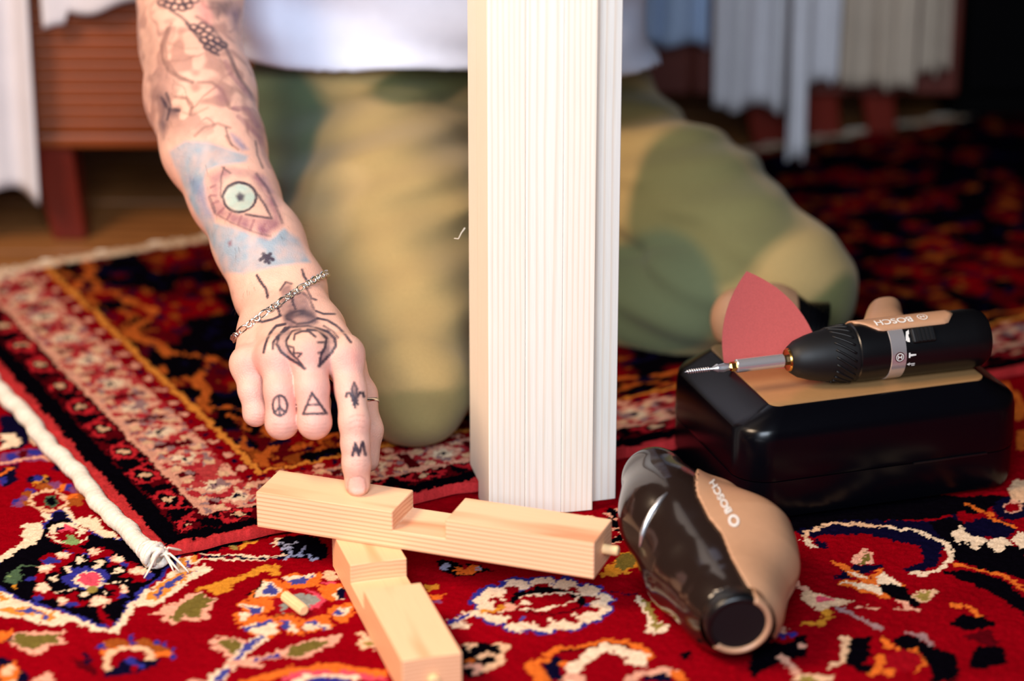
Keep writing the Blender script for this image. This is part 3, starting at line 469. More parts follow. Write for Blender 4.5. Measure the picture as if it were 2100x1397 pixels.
('P','cream2',0,'-294,1432 -294,1430 -295,1429 -297,1428 -299,1428 -300,1429 -302,1430 -302,1432 -302,1434 -301,1435 -300,1436 -298,1436 -296,1435 -295,1434'),
('P','pinkc',0,'-285,1431 -282,1439 -278,1442 -274,1440 -274,1436 -271,1431'),
('P','maroon',0,'-267,1464 -258,1457 -250,1449 -246,1439 -251,1438 -262,1453'),
('P','black',0,'-211,1613 -194,1618 -179,1625 -169,1633 -157,1635 -169,1627 -187,1615 -203,1605 -209,1601'),
('P','olive2',0,'-180,1614 -180,1612 -181,1611 -182,1611 -183,1611 -185,1611 -186,1612 -186,1614 -186,1615 -185,1617 -184,1617 -182,1617 -181,1617 -180,1615'),
('P','gold',0,'-179,1616 -176,1622 -168,1626 -171,1618 -177,1613'),
('L','cream',4,'-201,1604 -196,1601 -189,1602 -180,1603 -171,1602 -161,1601 -152,1601 -147,1606'),
('L','navy',3,'-201,1600 -189,1600 -176,1599 -165,1599 -154,1598 -142,1603'),
('L','cream',2.5,'-202,1596 -192,1597 -183,1596 -172,1596 -159,1595'),
('P','black',0,'-157,1628 -150,1635 -129,1630 -125,1622 -119,1603 -123,1595 -134,1595 -143,1603 -151,1606 -158,1620'),
('L','bluec',2.5,'-158,1620 -153,1622 -150,1618 -143,1621'),
('L','bluec',2.5,'-152,1610 -148,1615 -144,1605 -149,1596'),
('L','bluec',2.5,'-143,1605 -138,1606 -136,1614'),
('L','bluec',2.5,'-140,1605 -134,1602 -130,1595 -128,1600'),
('L','cream',2.5,'-157,1616 -156,1627 -154,1631'),
('L','gold',4.5,'-152,1587 -155,1582 -162,1580 -166,1575 -170,1572'),
('L','gold',3.5,'-151,1586 -153,1578 -151,1572'),
('P','red2',0,'-156,1543 -148,1556 -138,1556 -124,1553 -117,1534 -121,1517 -135,1516 -147,1520'),
('P','orange',0,'-160,1564 -153,1567 -143,1559 -143,1548 -148,1540 -155,1539 -168,1540 -166,1551 -160,1554'),
('P','cream',0,'-159,1562 -154,1562 -147,1553 -151,1543 -164,1540 -162,1551'),
('P','blue2',0,'-157,1561 -153,1559 -150,1548 -154,1543 -159,1547 -157,1553'),
('P','orange',0,'-148,1569 -140,1574 -132,1574 -124,1580 -122,1570 -123,1556 -132,1554 -142,1553 -145,1561'),
('P','cream',0,'-147,1567 -135,1574 -128,1579 -127,1574 -132,1566 -137,1559 -144,1562'),
('P','blue2',0,'-144,1561 -136,1570 -132,1569 -128,1578 -129,1572 -133,1562 -138,1558'),
('P','orange',0,'-123,1556 -116,1562 -109,1562 -105,1547 -107,1539 -114,1536 -120,1543'),
('P','cream',0,'-114,1547 -110,1554 -107,1553 -106,1540 -112,1537'),
('P','navy',0,'-112,1548 -109,1555 -105,1553 -105,1540 -110,1540'),
('P','orange',0,'-175,1533 -167,1539 -155,1539 -150,1533 -151,1522 -159,1517 -168,1522'),
('P','cream',0,'-173,1533 -163,1533 -157,1529 -155,1522 -162,1520 -169,1526'),
('P','blue2',0,'-169,1531 -163,1529 -158,1530 -156,1520 -161,1518 -166,1525'),
('P','orange',0,'-176,1516 -174,1523 -165,1522 -162,1516 -166,1507 -171,1507'),
('P','cream',0,'-173,1520 -167,1523 -163,1517 -167,1513 -170,1513'),
('P','cream',0,'-171,1520 -167,1522 -165,1517 -168,1514'),
('P','orange',0,'-169,1501 -167,1511 -159,1516 -149,1517 -145,1513 -143,1496 -148,1489 -157,1490 -164,1496'),
('P','cream',0,'-168,1499 -164,1507 -147,1510 -144,1498 -149,1492 -161,1496'),
('P','blue2',0,'-168,1499 -158,1507 -149,1512 -147,1508 -158,1501 -166,1498'),
('P','cream',0,'-161,1496 -154,1502 -146,1507 -144,1496 -150,1493'),
('P','orange',0,'-146,1516 -138,1519 -131,1511 -130,1498 -130,1490 -136,1490 -141,1501'),
('P','cream',0,'-142,1508 -136,1508 -132,1498 -135,1493 -139,1498'),
('P','blue2',0,'-145,1511 -140,1510 -137,1501 -139,1498 -143,1504'),
('P','orange',0,'-131,1511 -124,1519 -116,1517 -110,1505 -113,1499 -117,1498 -127,1493'),
('P','cream',0,'-129,1508 -121,1510 -111,1502 -113,1499 -123,1501 -128,1496'),
('P','blue2',0,'-129,1511 -123,1513 -119,1505 -113,1502 -114,1499 -123,1505 -128,1508'),
('P','cream',0,'-129,1502 -122,1502 -118,1499 -128,1495'),
('P','orange',0,'-116,1525 -111,1533 -101,1533 -99,1523 -104,1511 -111,1511 -114,1517'),
('P','cream',0,'-114,1520 -107,1528 -101,1526 -105,1517 -112,1516'),
('P','blue2',0,'-114,1519 -109,1526 -105,1525 -110,1517'),
('P','black',0,'-162,1543 -162,1543 -162,1542 -162,1542 -163,1542 -163,1542 -164,1543 -164,1543 -164,1544 -163,1545 -163,1545 -163,1545 -162,1545 -162,1544'),
('L','black',1.5,'-159,1566 -162,1553 -167,1547'),
('P','cream2',0,'-123,1580 -114,1580 -111,1566 -120,1566'),
('P','pink',0,'-122,1562 -116,1566 -115,1561 -121,1558'),
('P','pink',0,'-118,1539 -119,1532 -122,1527 -126,1524 -132,1524 -137,1527 -140,1532 -142,1539 -141,1545 -138,1550 -134,1553 -128,1553 -123,1550 -120,1545'),
('P','red2',0,'-124,1540 -124,1535 -126,1531 -130,1528 -134,1528 -138,1531 -141,1535 -142,1540 -142,1546 -139,1550 -136,1553 -132,1553 -128,1550 -125,1546'),
('P','grey',0,'-139,1547 -133,1548 -130,1545 -122,1542 -121,1536 -125,1533 -128,1526 -132,1533 -137,1537'),
('P','grey',0,'-146,1531 -142,1536 -140,1528 -144,1523'),
('L','brown',3,'-148,1516 -143,1520 -137,1520'),
('P','pinkc',0,'-188,1483 -184,1489 -176,1490 -166,1487 -161,1480 -161,1470 -165,1459 -170,1460 -176,1470 -184,1473 -182,1480'),
('P','olive',0,'-182,1483 -175,1487 -168,1486 -164,1479 -166,1467 -169,1464 -174,1474 -179,1479'),
('L','cream',8,'-153,1490 -160,1477 -164,1466 -168,1453 -173,1443 -179,1432'),
('L','blue2',4,'-153,1490 -160,1479 -164,1467 -168,1454 -172,1442 -178,1431'),
('L','pinkc',9,'-167,1453 -159,1454 -150,1460 -140,1467'),
('L','blue',3,'-158,1456 -149,1461 -141,1464'),
('P','pinkc',0,'-142,1466 -135,1477 -126,1483 -113,1489 -105,1492 -105,1480 -114,1473 -127,1459 -137,1460'),
('P','olive',0,'-138,1467 -134,1476 -122,1482 -111,1486 -112,1479 -122,1471 -130,1463 -136,1462'),
('L','orange',9,'-160,1429 -152,1435 -143,1439 -130,1446 -117,1449 -103,1448 -90,1444 -78,1442'),
('L','pink',6,'-136,1433 -126,1442 -113,1444 -96,1440 -79,1436'),
('L','cream',5,'-130,1431 -123,1438 -110,1440 -93,1435'),
('P','blue',0,'-126,1429 -119,1436 -106,1436 -92,1431 -92,1426 -125,1426'),
('L','pinkc',4,'-189,1432 -185,1431'),
('P','cream2',0,'-97,1495 -90,1495 -85,1486 -82,1474 -91,1471 -95,1480 -91,1486'),
('P','olive2',0,'-86,1479 -86,1477 -87,1476 -88,1476 -89,1476 -90,1476 -91,1477 -92,1479 -91,1480 -91,1481 -90,1482 -88,1482 -87,1481 -86,1480'),
('P','blue',0,'65,1526 64,1522 61,1518 58,1517 53,1517 50,1518 47,1522 46,1526 47,1530 50,1533 54,1535 58,1535 62,1533 64,1530'),
('P','blue',0,'58,1513 57,1509 54,1506 50,1504 46,1504 43,1506 40,1509 39,1513 40,1517 43,1520 47,1522 51,1522 55,1520 57,1517'),
('P','blue',0,'45,1504 44,1500 42,1497 38,1495 34,1495 30,1497 27,1500 27,1504 28,1508 30,1511 34,1513 38,1513 42,1511 44,1508'),
('P','blue',0,'29,1500 28,1497 26,1493 22,1492 18,1492 14,1493 12,1497 11,1500 12,1504 14,1508 18,1509 22,1509 26,1508 28,1504'),
('P','blue',0,'13,1503 12,1499 10,1496 6,1494 2,1494 -2,1496 -4,1499 -5,1503 -4,1507 -2,1510 2,1512 6,1512 10,1510 12,1507'),
('P','blue',0,'0,1512 -1,1508 -3,1504 -7,1503 -11,1503 -15,1504 -17,1508 -18,1512 -17,1516 -15,1519 -11,1521 -7,1521 -3,1519 -1,1516'),
('P','blue',0,'-7,1524 -8,1520 -11,1517 -14,1515 -19,1515 -22,1517 -25,1520 -26,1524 -25,1528 -23,1531 -19,1533 -15,1533 -11,1531 -8,1528'),
('P','blue',0,'-8,1538 -9,1534 -11,1531 -15,1529 -19,1529 -23,1531 -26,1534 -27,1538 -26,1542 -23,1546 -19,1548 -15,1548 -11,1546 -9,1542'),
('P','blue',0,'-1,1551 -2,1547 -4,1544 -8,1542 -12,1542 -16,1544 -19,1547 -20,1551 -19,1556 -16,1559 -13,1561 -8,1561 -4,1559 -2,1556'),
('P','blue',0,'12,1561 11,1557 8,1553 5,1552 0,1552 -3,1553 -6,1557 -7,1561 -6,1565 -3,1568 0,1570 5,1570 9,1568 11,1565'),
('P','blue',0,'28,1564 27,1560 25,1557 21,1555 17,1555 13,1557 10,1560 9,1564 10,1569 13,1572 17,1574 21,1574 25,1572 28,1569'),
('P','blue',0,'45,1562 44,1557 41,1554 37,1552 33,1552 29,1554 27,1557 26,1562 27,1566 30,1569 33,1571 38,1571 41,1569 44,1566'),
('P','blue',0,'58,1553 57,1549 54,1545 50,1543 46,1543 42,1545 40,1549 39,1553 40,1557 43,1560 47,1562 51,1562 55,1560 57,1557'),
('P','blue',0,'65,1540 64,1536 61,1533 58,1531 53,1531 50,1533 47,1536 46,1540 47,1544 50,1547 54,1549 58,1549 62,1547 64,1544'),
('P','cream',0,'63,1526 62,1522 59,1520 56,1518 53,1518 49,1520 47,1522 47,1526 47,1529 50,1532 53,1534 57,1534 60,1532 62,1529'),
('P','cream',0,'56,1514 55,1510 52,1508 49,1506 46,1506 43,1508 40,1510 40,1514 41,1517 43,1520 46,1522 50,1522 53,1520 55,1517'),
('P','cream',0,'43,1505 42,1502 40,1499 37,1498 33,1498 30,1499 28,1502 27,1505 28,1509 31,1512 34,1513 37,1513 40,1512 43,1509'),
('P','cream',0,'28,1502 27,1499 25,1496 22,1495 18,1495 15,1496 13,1499 12,1502 13,1506 15,1508 18,1510 22,1510 25,1508 27,1506'),
('P','cream',0,'12,1505 12,1501 9,1499 6,1497 3,1497 0,1499 -3,1501 -3,1505 -3,1508 0,1511 3,1513 6,1513 10,1511 12,1508'),
('P','cream',0,'0,1513 -1,1509 -3,1507 -6,1505 -10,1505 -13,1507 -15,1509 -16,1513 -15,1516 -13,1519 -10,1520 -6,1520 -3,1519 -1,1516'),
('P','cream',0,'-7,1525 -8,1521 -10,1518 -14,1517 -17,1517 -20,1518 -23,1521 -23,1525 -23,1528 -20,1531 -17,1532 -14,1532 -10,1531 -8,1528'),
('P','cream',0,'-8,1538 -9,1534 -11,1532 -14,1530 -18,1530 -21,1532 -23,1534 -24,1538 -23,1541 -21,1544 -18,1546 -14,1546 -11,1544 -9,1541'),
('P','cream',0,'-1,1550 -2,1547 -4,1544 -8,1542 -11,1542 -14,1544 -17,1547 -17,1550 -17,1554 -14,1557 -11,1558 -8,1558 -4,1557 -2,1554'),
('P','cream',0,'11,1559 10,1556 8,1553 5,1551 1,1551 -2,1553 -4,1556 -5,1559 -4,1563 -2,1566 1,1567 5,1567 8,1566 10,1563'),
('P','cream',0,'27,1563 26,1559 24,1556 21,1555 17,1555 14,1556 12,1559 11,1563 12,1566 14,1569 17,1571 21,1571 24,1569 26,1566'),
('P','cream',0,'43,1560 42,1556 40,1553 36,1552 33,1552 30,1553 27,1556 27,1560 28,1564 30,1566 33,1568 37,1568 40,1566 42,1564'),
('P','cream',0,'56,1552 55,1548 52,1545 49,1544 46,1544 42,1545 40,1548 39,1552 40,1555 43,1558 46,1560 50,1560 53,1558 55,1555'),
('P','cream',0,'63,1539 62,1536 59,1533 56,1531 53,1531 49,1533 47,1536 47,1539 47,1543 50,1546 53,1547 57,1547 60,1546 62,1543'),
('P','red',0,'50,1532 46,1521 38,1512 26,1508 13,1508 1,1512 -8,1521 -11,1532 -8,1543 1,1552 13,1557 27,1557 39,1552 47,1543'),
('P','red',0,'55,1524 54,1522 53,1521 51,1520 49,1520 48,1521 47,1522 46,1524 47,1526 48,1527 50,1528 52,1528 53,1527 54,1526'),
('P','red',0,'43,1511 42,1509 41,1508 39,1507 38,1507 36,1508 35,1509 34,1511 35,1513 36,1514 38,1515 40,1515 41,1514 42,1513'),
('P','red',0,'24,1506 23,1504 22,1503 21,1502 19,1502 17,1503 16,1504 15,1506 16,1507 17,1509 19,1509 21,1509 22,1509 23,1507'),
('P','red',0,'5,1510 4,1509 3,1507 1,1507 0,1507 -2,1507 -3,1509 -4,1510 -3,1512 -2,1513 0,1514 2,1514 3,1513 4,1512'),
('P','red',0,'-7,1523 -8,1522 -9,1520 -11,1520 -12,1520 -14,1520 -15,1522 -16,1523 -15,1525 -14,1526 -12,1527 -11,1527 -9,1526 -8,1525'),
('P','red',0,'-8,1540 -8,1538 -9,1537 -11,1536 -13,1536 -15,1537 -16,1538 -16,1540 -16,1542 -15,1543 -13,1544 -11,1544 -9,1543 -8,1542'),
('P','red',0,'4,1553 4,1552 3,1550 1,1550 -1,1550 -3,1550 -4,1552 -4,1553 -4,1555 -3,1557 -1,1557 1,1557 3,1557 4,1555'),
('P','red',0,'24,1559 23,1557 22,1556 20,1555 18,1555 17,1556 15,1557 15,1559 15,1561 17,1562 18,1563 20,1563 22,1562 23,1561'),
('P','red',0,'43,1554 43,1552 41,1551 40,1550 38,1550 36,1551 35,1552 34,1554 35,1556 36,1557 38,1558 40,1558 42,1557 43,1556'),
('P','red',0,'55,1541 55,1539 53,1537 52,1537 50,1537 48,1537 47,1539 46,1541 47,1542 48,1544 50,1544 52,1544 53,1544 55,1542'),
('P','blue2',0,'49,1532 48,1531 48,1530 47,1530 46,1530 45,1530 45,1531 44,1532 45,1533 45,1534 46,1534 47,1534 48,1534 48,1533'),
('P','cream',0,'42,1518 42,1517 41,1517 40,1516 39,1516 39,1517 38,1517 38,1518 38,1519 39,1520 39,1520 40,1520 41,1520 42,1519'),
('P','cream',0,'26,1511 26,1510 25,1509 24,1509 23,1509 23,1509 22,1510 22,1511 22,1512 23,1513 23,1513 24,1513 25,1513 26,1512'),
('P','blue2',0,'8,1513 8,1513 7,1512 6,1511 5,1511 5,1512 4,1513 4,1513 4,1514 5,1515 5,1515 6,1515 7,1515 8,1514'),
('P','cream',0,'-4,1525 -4,1524 -5,1523 -5,1522 -6,1522 -7,1523 -8,1524 -8,1525 -8,1526 -7,1526 -6,1527 -5,1527 -5,1526 -4,1526'),
('P','cream',0,'-4,1539 -4,1538 -5,1538 -5,1537 -6,1537 -7,1538 -8,1538 -8,1539 -8,1540 -7,1541 -6,1541 -6,1541 -5,1541 -4,1540'),
('P','blue2',0,'8,1551 8,1550 7,1549 6,1549 6,1549 5,1549 4,1550 4,1551 4,1552 5,1553 6,1553 6,1553 7,1553 8,1552'),
('P','cream',0,'27,1553 26,1552 26,1552 25,1551 24,1551 23,1552 22,1552 22,1553 23,1554 23,1555 24,1556 25,1556 26,1555 26,1554'),
('P','cream',0,'43,1546 42,1545 42,1544 41,1544 40,1544 39,1544 39,1545 38,1546 39,1547 39,1548 40,1548 41,1548 42,1548 42,1547'),
('P','black',0,'47,1537 44,1529 37,1523 27,1520 16,1520 7,1523 0,1529 -3,1537 0,1545 7,1551 17,1555 28,1555 38,1551 44,1545'),
('P','red',0,'43,1534 41,1528 35,1524 26,1521 17,1521 9,1524 3,1528 1,1534 3,1541 9,1546 17,1548 27,1548 35,1546 41,1541'),
('L','cream',2.2,'4,1542 15,1547 25,1546 36,1548 43,1546 40,1538 33,1533 24,1531 20,1526 6,1524'),
('P','cream',0,'13,1534 12,1533 11,1532 10,1531 8,1531 7,1532 5,1533 5,1534 5,1535 7,1536 8,1536 10,1536 11,1536 12,1535'),
('P','pinkc',0,'3,1530 3,1528 2,1526 0,1525 -2,1525 -4,1526 -5,1528 -5,1530 -5,1532 -4,1534 -2,1535 0,1535 2,1534 3,1532'),
('L','gold',4,'-19,1526 -12,1524 -5,1529'),
('P','cream',0,'-41,1511 -34,1520 -24,1524 -20,1522 -27,1515 -32,1510 -24,1506 -27,1502 -38,1501'),
('P','blue',0,'-40,1510 -34,1519 -25,1522 -33,1513 -36,1504 -39,1503'),
('P','gold',0,'-57,1558 -48,1559 -46,1555 -54,1551'),
('P','orange',0,'-53,1547 -42,1547 -44,1540 -50,1540'),
('P','mauve',0,'-50,1538 -45,1540 -46,1535 -49,1533'),
('P','black',0,'-50,1596 -20,1588 -13,1581 -20,1577 -36,1571 -47,1583'),
('P','orange',0,'-39,1583 -32,1588 -21,1587 -20,1579 -32,1575'),
('P','bluec',0,'-40,1587 -40,1585 -41,1584 -42,1583 -43,1583 -45,1584 -45,1585 -46,1587 -46,1588 -45,1590 -44,1590 -42,1590 -41,1590 -40,1588'),
('P','bluec',0,'-18,1583 -19,1582 -19,1581 -20,1580 -21,1580 -22,1581 -22,1582 -23,1583 -22,1584 -22,1585 -21,1586 -20,1586 -19,1585 -19,1584'),
('P','red2',0,'-28,1586 -28,1584 -29,1583 -31,1583 -32,1583 -33,1583 -34,1584 -35,1586 -34,1587 -34,1588 -32,1588 -31,1588 -29,1588 -28,1587'),
('P','black',0,'-30,1482 -9,1480 -2,1477 -7,1457 -18,1439 -27,1432 -32,1445'),
('L','cream2',4,'-30,1479 -22,1479 -25,1473'),
('L','cream2',5,'-9,1479 -2,1478 -6,1469 -8,1455 -18,1444'),
('L','cream2',5,'-21,1462 -15,1465 -10,1464'),
('P','orange',0,'-23,1455 -23,1453 -24,1452 -25,1451 -26,1451 -27,1452 -28,1453 -28,1455 -28,1457 -27,1459 -26,1460 -25,1460 -24,1459 -23,1457'),
('L','pinkc',5,'-26,1449 -18,1450 -23,1439'),
('L','orange',6,'24,1467 30,1474 35,1472 47,1477 59,1483 69,1482 78,1474 83,1465 78,1455'),
('L','maroon',4,'30,1469 43,1473 59,1478 71,1477'),
('P','navy',0,'23,1462 29,1465 30,1452 27,1432 20,1432 19,1449'),
('L','cream',9,'74,1457 77,1455 77,1464 70,1469 58,1474 49,1468 41,1457 36,1444 34,1432'),
('L','orange',8,'12,1454 15,1444 18,1432'),
('L','orange',6,'14,1455 21,1460'),
('P','orange',0,'34,1454 34,1453 33,1451 32,1450 31,1450 30,1451 29,1453 29,1454 29,1456 30,1458 31,1458 32,1458 33,1458 34,1456'),
('P','pinkc',0,'27,1432 31,1442 43,1442 45,1432'),
('L','pinkc',7,'69,1432 78,1442 85,1445 97,1444'),
('P','navy',0,'76,1431 82,1441 93,1442 96,1437 95,1431'),
('P','orange',0,'96,1444 101,1445 105,1431 97,1431'),
('P','gold',0,'58,1573 61,1587 69,1598 72,1608 80,1609 82,1588 75,1579 68,1575'),
('P','olive',0,'66,1592 72,1606 80,1608 80,1590 73,1581 67,1583'),
('P','black',0,'62,1674 70,1676 72,1658 78,1646 80,1625 71,1623 66,1622 67,1654'),
('L','pinkc',2,'63,1668 67,1664'),
('L','pinkc',2,'69,1660 72,1657'),
('L','pinkc',2,'70,1674 71,1670'),
('L','pinkc',2,'72,1646 77,1648'),
('L','pinkc',2,'68,1633 73,1637'),
('L','pinkc',2,'74,1627 79,1629'),
('L','pinkc',2,'67,1622 73,1623'),
('L','pinkc',2,'67,1641 70,1644'),
('P','red',0,'72,1636 71,1635 71,1634 70,1634 68,1634 67,1634 67,1635 66,1636 67,1638 68,1639 69,1639 70,1639 71,1639 71,1638'),
('P','cream2',0,'49,1662 52,1666 55,1663 54,1658'),
('L','navy',2,'64,1551 70,1548 80,1546'),
('P','cream',0,'77,1540 81,1544 86,1529 91,1511 97,1504 95,1496 87,1491 82,1492 85,1503 82,1522'),
('P','olive2',0,'81,1540 86,1533 91,1513 94,1503 88,1498 87,1510 84,1524'),
('P','black',0,'101,1465 108,1469 109,1460 102,1460'),
('P','navy',0,'185,1638 200,1654 223,1660 249,1656 271,1656 289,1656 304,1667 302,1634 290,1624 282,1606 274,1586 255,1579 254,1586 267,1594 269,1614 258,1622 236,1632 215,1634 200,1630'),
('P','black',0,'278,1654 299,1660 315,1626 339,1614 331,1567 316,1579 289,1594 288,1620'),
('P','black',0,'191,1697 354,1697 313,1667 276,1658 249,1656 223,1658 195,1642 181,1630'),
('P','black',0,'278,1579 291,1582 307,1575 318,1563 325,1541 321,1516 310,1541 296,1560'),
('L','cream2',3.5,'195,1626 197,1638 206,1647 222,1652 239,1649 253,1645'),
('L','cream',4,'253,1644 273,1637 280,1628 287,1618 289,1606 284,1592 273,1580 263,1575'),
('P','cream',0,'263,1579 262,1577 261,1577 260,1576 259,1576 258,1577 257,1577 257,1579 257,1580 258,1581 259,1581 261,1581 262,1581 263,1580'),
('P','cream',0,'192,1624 197,1626 201,1614 197,1612'),
('P','navy',0,'200,1628 210,1620 207,1612 202,1616'),
('L','orange',3.5,'287,1590 293,1586 305,1582 315,1575 322,1565 327,1552'),
('P','pinkc',0,'221,1592 225,1604 233,1612 237,1602 237,1590'),
('P','olive',0,'227,1592 232,1606 234,1596 231,1590'),
('P','navy',0,'208,1573 214,1581 224,1590 236,1588 241,1586 233,1579 227,1575 216,1569 208,1567'),
('P','orange',0,'207,1593 214,1592 227,1577 229,1571 240,1584 240,1577 249,1563 252,1562 241,1552 239,1539 227,1548 207,1560 213,1567 224,1563 217,1577'),
('P','cream',0,'217,1581 222,1579 229,1569 226,1567 219,1575'),
('P','cream',0,'234,1573 240,1577 245,1569 249,1562 240,1556 234,1563'),
('P','cream',0,'210,1563 224,1563 234,1560 238,1552 235,1545 228,1552 215,1559'),
('P','black',0,'235,1562 252,1562 252,1545 259,1534 254,1528 243,1539 237,1550'),
('P','cream2',0,'252,1543 261,1550 269,1554 273,1550 267,1545 263,1534 258,1534'),
('P','olive2',0,'255,1543 266,1552 263,1537 259,1536'),
('L','pinkc',4,'246,1536 248,1528 256,1525'),
('L','pinkc',2.5,'240,1524 246,1525'),
('L','pinkc',2.5,'217,1527 221,1529 228,1526'),
('L','pinkc',5,'177,1567 182,1562 189,1550'),
('P','cream2',0,'183,1541 189,1552 198,1543 209,1539 217,1537 212,1530 203,1528 196,1521 188,1530'),
('P','pink',0,'191,1543 198,1541 204,1536 197,1534 192,1536'),
('L','gold',5,'197,1523 198,1516 192,1505 181,1506'),
('L','mauve2',5,'204,1525 212,1519 218,1512 224,1503 227,1498'),
('P','orange',0,'283,1531 283,1529 282,1527 280,1526 279,1526 277,1527 277,1529 277,1531 277,1533 279,1535 280,1536 282,1536 283,1535 283,1533'),
('L','orange',5,'287,1530 289,1523 292,1518'),
('P','black',0,'270,1505 281,1518 297,1516 297,1502 280,1498'),
('P','black',0,'284,1476 299,1477 299,1455 282,1449 274,1450'),
('P','cream',0,'293,1638 301,1648 303,1638 303,1630 296,1626 293,1630'),
('P','cream',0,'300,1624 307,1636 313,1632 315,1624 308,1612 306,1612 302,1610'),
('P','cream',0,'315,1622 322,1634 328,1630 330,1622 324,1610 321,1610 317,1608'),
('P','cream',0,'331,1628 338,1640 344,1636 346,1628 339,1616 337,1616 333,1614'),
('P','cream',0,'292,1634 299,1646 304,1642 307,1634 300,1622 298,1622 294,1620'),
('P','navy',0,'336,1644 334,1637 328,1632 320,1629 313,1629 306,1632 302,1637 301,1644 304,1651 310,1656 317,1659 325,1659 332,1656 336,1651'),
('L','orange',3.5,'311,1682 316,1673 324,1667 322,1658 331,1652 336,1642'),
('P','red',0,'309,1663 308,1659 306,1657 305,1655 303,1655 302,1657 301,1659 302,1663 302,1666 304,1668 305,1670 307,1670 308,1668 309,1666'),
('P','navy',0,'353,1675 351,1667 346,1660 340,1657 334,1657 329,1660 327,1667 327,1675 329,1683 334,1690 340,1694 346,1694 351,1690 354,1683'),
('P','pinkc',0,'347,1678 346,1674 344,1671 341,1669 338,1669 335,1671 334,1674 334,1678 335,1683 338,1686 341,1688 344,1688 346,1686 347,1683'),
('P','red',0,'346,1678 345,1675 343,1673 341,1671 338,1671 336,1673 335,1675 335,1678 336,1681 338,1684 341,1685 343,1685 345,1684 346,1681'),
('P','black',0,'232,1486 251,1491 252,1481 262,1472 270,1465 266,1431 250,1431 251,1459 243,1470 235,1477'),
('P','black',0,'205,1486 223,1489 217,1481 219,1465 211,1454 218,1449 212,1439 205,1447 200,1455'),
('L','cream2',4,'204,1488 203,1472 199,1457 190,1450'),
('P','orange',0,'228,1488 232,1479 239,1476 236,1469 227,1477'),
('L','orange',5,'223,1464 222,1450 217,1442'),
('P','orange',0,'248,1470 247,1468 246,1467 245,1467 243,1467 242,1467 241,1468 241,1470 242,1471 243,1472 244,1473 245,1473 247,1472 247,1471'),
('P','orange',0,'248,1462 251,1460 250,1452 242,1442 241,1442 248,1455'),
('P','orange',0,'230,1444 229,1443 228,1441 227,1440 225,1440 224,1441 223,1443 223,1444 223,1446 224,1448 226,1448 228,1448 229,1448 230,1446'),
('P','red2',0,'248,1459 246,1453 242,1448 237,1446 232,1446 227,1448 225,1453 224,1459 226,1464 230,1469 235,1472 240,1472 245,1469 248,1464'),
('L','mauve2',4,'244,1493 251,1493 255,1482 258,1477'),
('P','blue',0,'159,1491 178,1493 171,1488 161,1486'),
('P','pinkc',0,'161,1495 166,1503 170,1496 167,1491'),
('P','black',0,'146,1476 181,1491 179,1464 160,1455 142,1432'),
('P','red',0,'160,1482 175,1489 170,1479'),
('P','pinkc',0,'179,1476 179,1475 178,1473 176,1472 174,1472 173,1473 172,1475 172,1476 173,1478 174,1480 175,1481 177,1481 178,1480 179,1478'),
('L','pinkc',6,'163,1462 166,1454 170,1445'),
('P','cream2',0,'165,1431 172,1444 182,1439 193,1440 189,1431'),
('P','olive2',0,'170,1431 175,1440 183,1435 185,1431'),
('P','maroon',0,'277,1491 294,1500 298,1484 294,1474 284,1484'),
('P','black',0,'84,1788 141,1810 161,1741 147,1646 128,1661'),  # shadow at the left of the case, painted into the rug colour
('P','orange',0,'357,1943 381,1954 395,1923 388,1884 371,1894'),
('P','cream2',0,'342,1708 351,1725 359,1721 353,1684 343,1688'),
('P','orange',0,'379,1847 377,1838 375,1831 372,1827 370,1827 368,1831 368,1838 369,1847 371,1856 374,1863 377,1867 379,1867 380,1863 380,1856'),
('P','orange',0,'371,1793 369,1784 367,1778 364,1774 362,1774 361,1778 361,1784 362,1793 364,1801 366,1808 369,1812 371,1812 372,1808 372,1801')
]
def axis_lines(parts): return np.unique(np.round(np.concatenate([np.arange(a, b, s) for a, b, s in parts]+[np.array([parts[-1][1]])]), 5))
def grid_rug(xs, ys):
    X, Y = np.meshgrid(xs, ys, indexing='ij'); n, m = X.shape; I = np.arange(n*m).reshape(n, m)
    q = np.stack([I[:-1,:-1], I[1:,:-1], I[1:,1:], I[:-1,1:]], -1).reshape(-1, 4); return X.ravel(), Y.ravel(), q, I
def pile(x, y, amp):
    P = np.stack([x, y], -1); return (vnoise(P*900, 3)-.5)*amp+(vnoise(P*330, 4)-.5)*amp*.8+(vnoise(P*14, 5)-.5)*amp*1.2
def jitter(x, y):
    P = np.stack([x, y], -1)
    return x*1000+(vnoise(P*420, 1)-.5)*3.4+(vnoise(P*120, 11)-.5)*3.0, y*1000+(vnoise(P*420, 2)-.5)*4.4+(vnoise(P*120, 12)-.5)*4.0
xs = axis_lines([(-1.2, -.8, .02), (-.8, -.42, .0045), (-.42, .44, .00135), (.44, .8, .0045), (.8, 1.2, .02)]); ys = axis_lines([(.5, 1.05, .02), (1.05, 1.38, .0045), (1.38, 1.88, .0014), (1.88, 2.04, .008)])
X, Y, Q, I = grid_rug(xs, ys)
c = np.empty((len(X), 3), np.float32); c[:] = LIN['red']
jx, jy = jitter(X, Y)
lowf = vnoise(np.stack([X, Y], -1)*22, 8); abr = vnoise(np.stack([X*6, Y*90], -1), 9)
c *= (0.86+.22*lowf+.12*abr)[:, None]
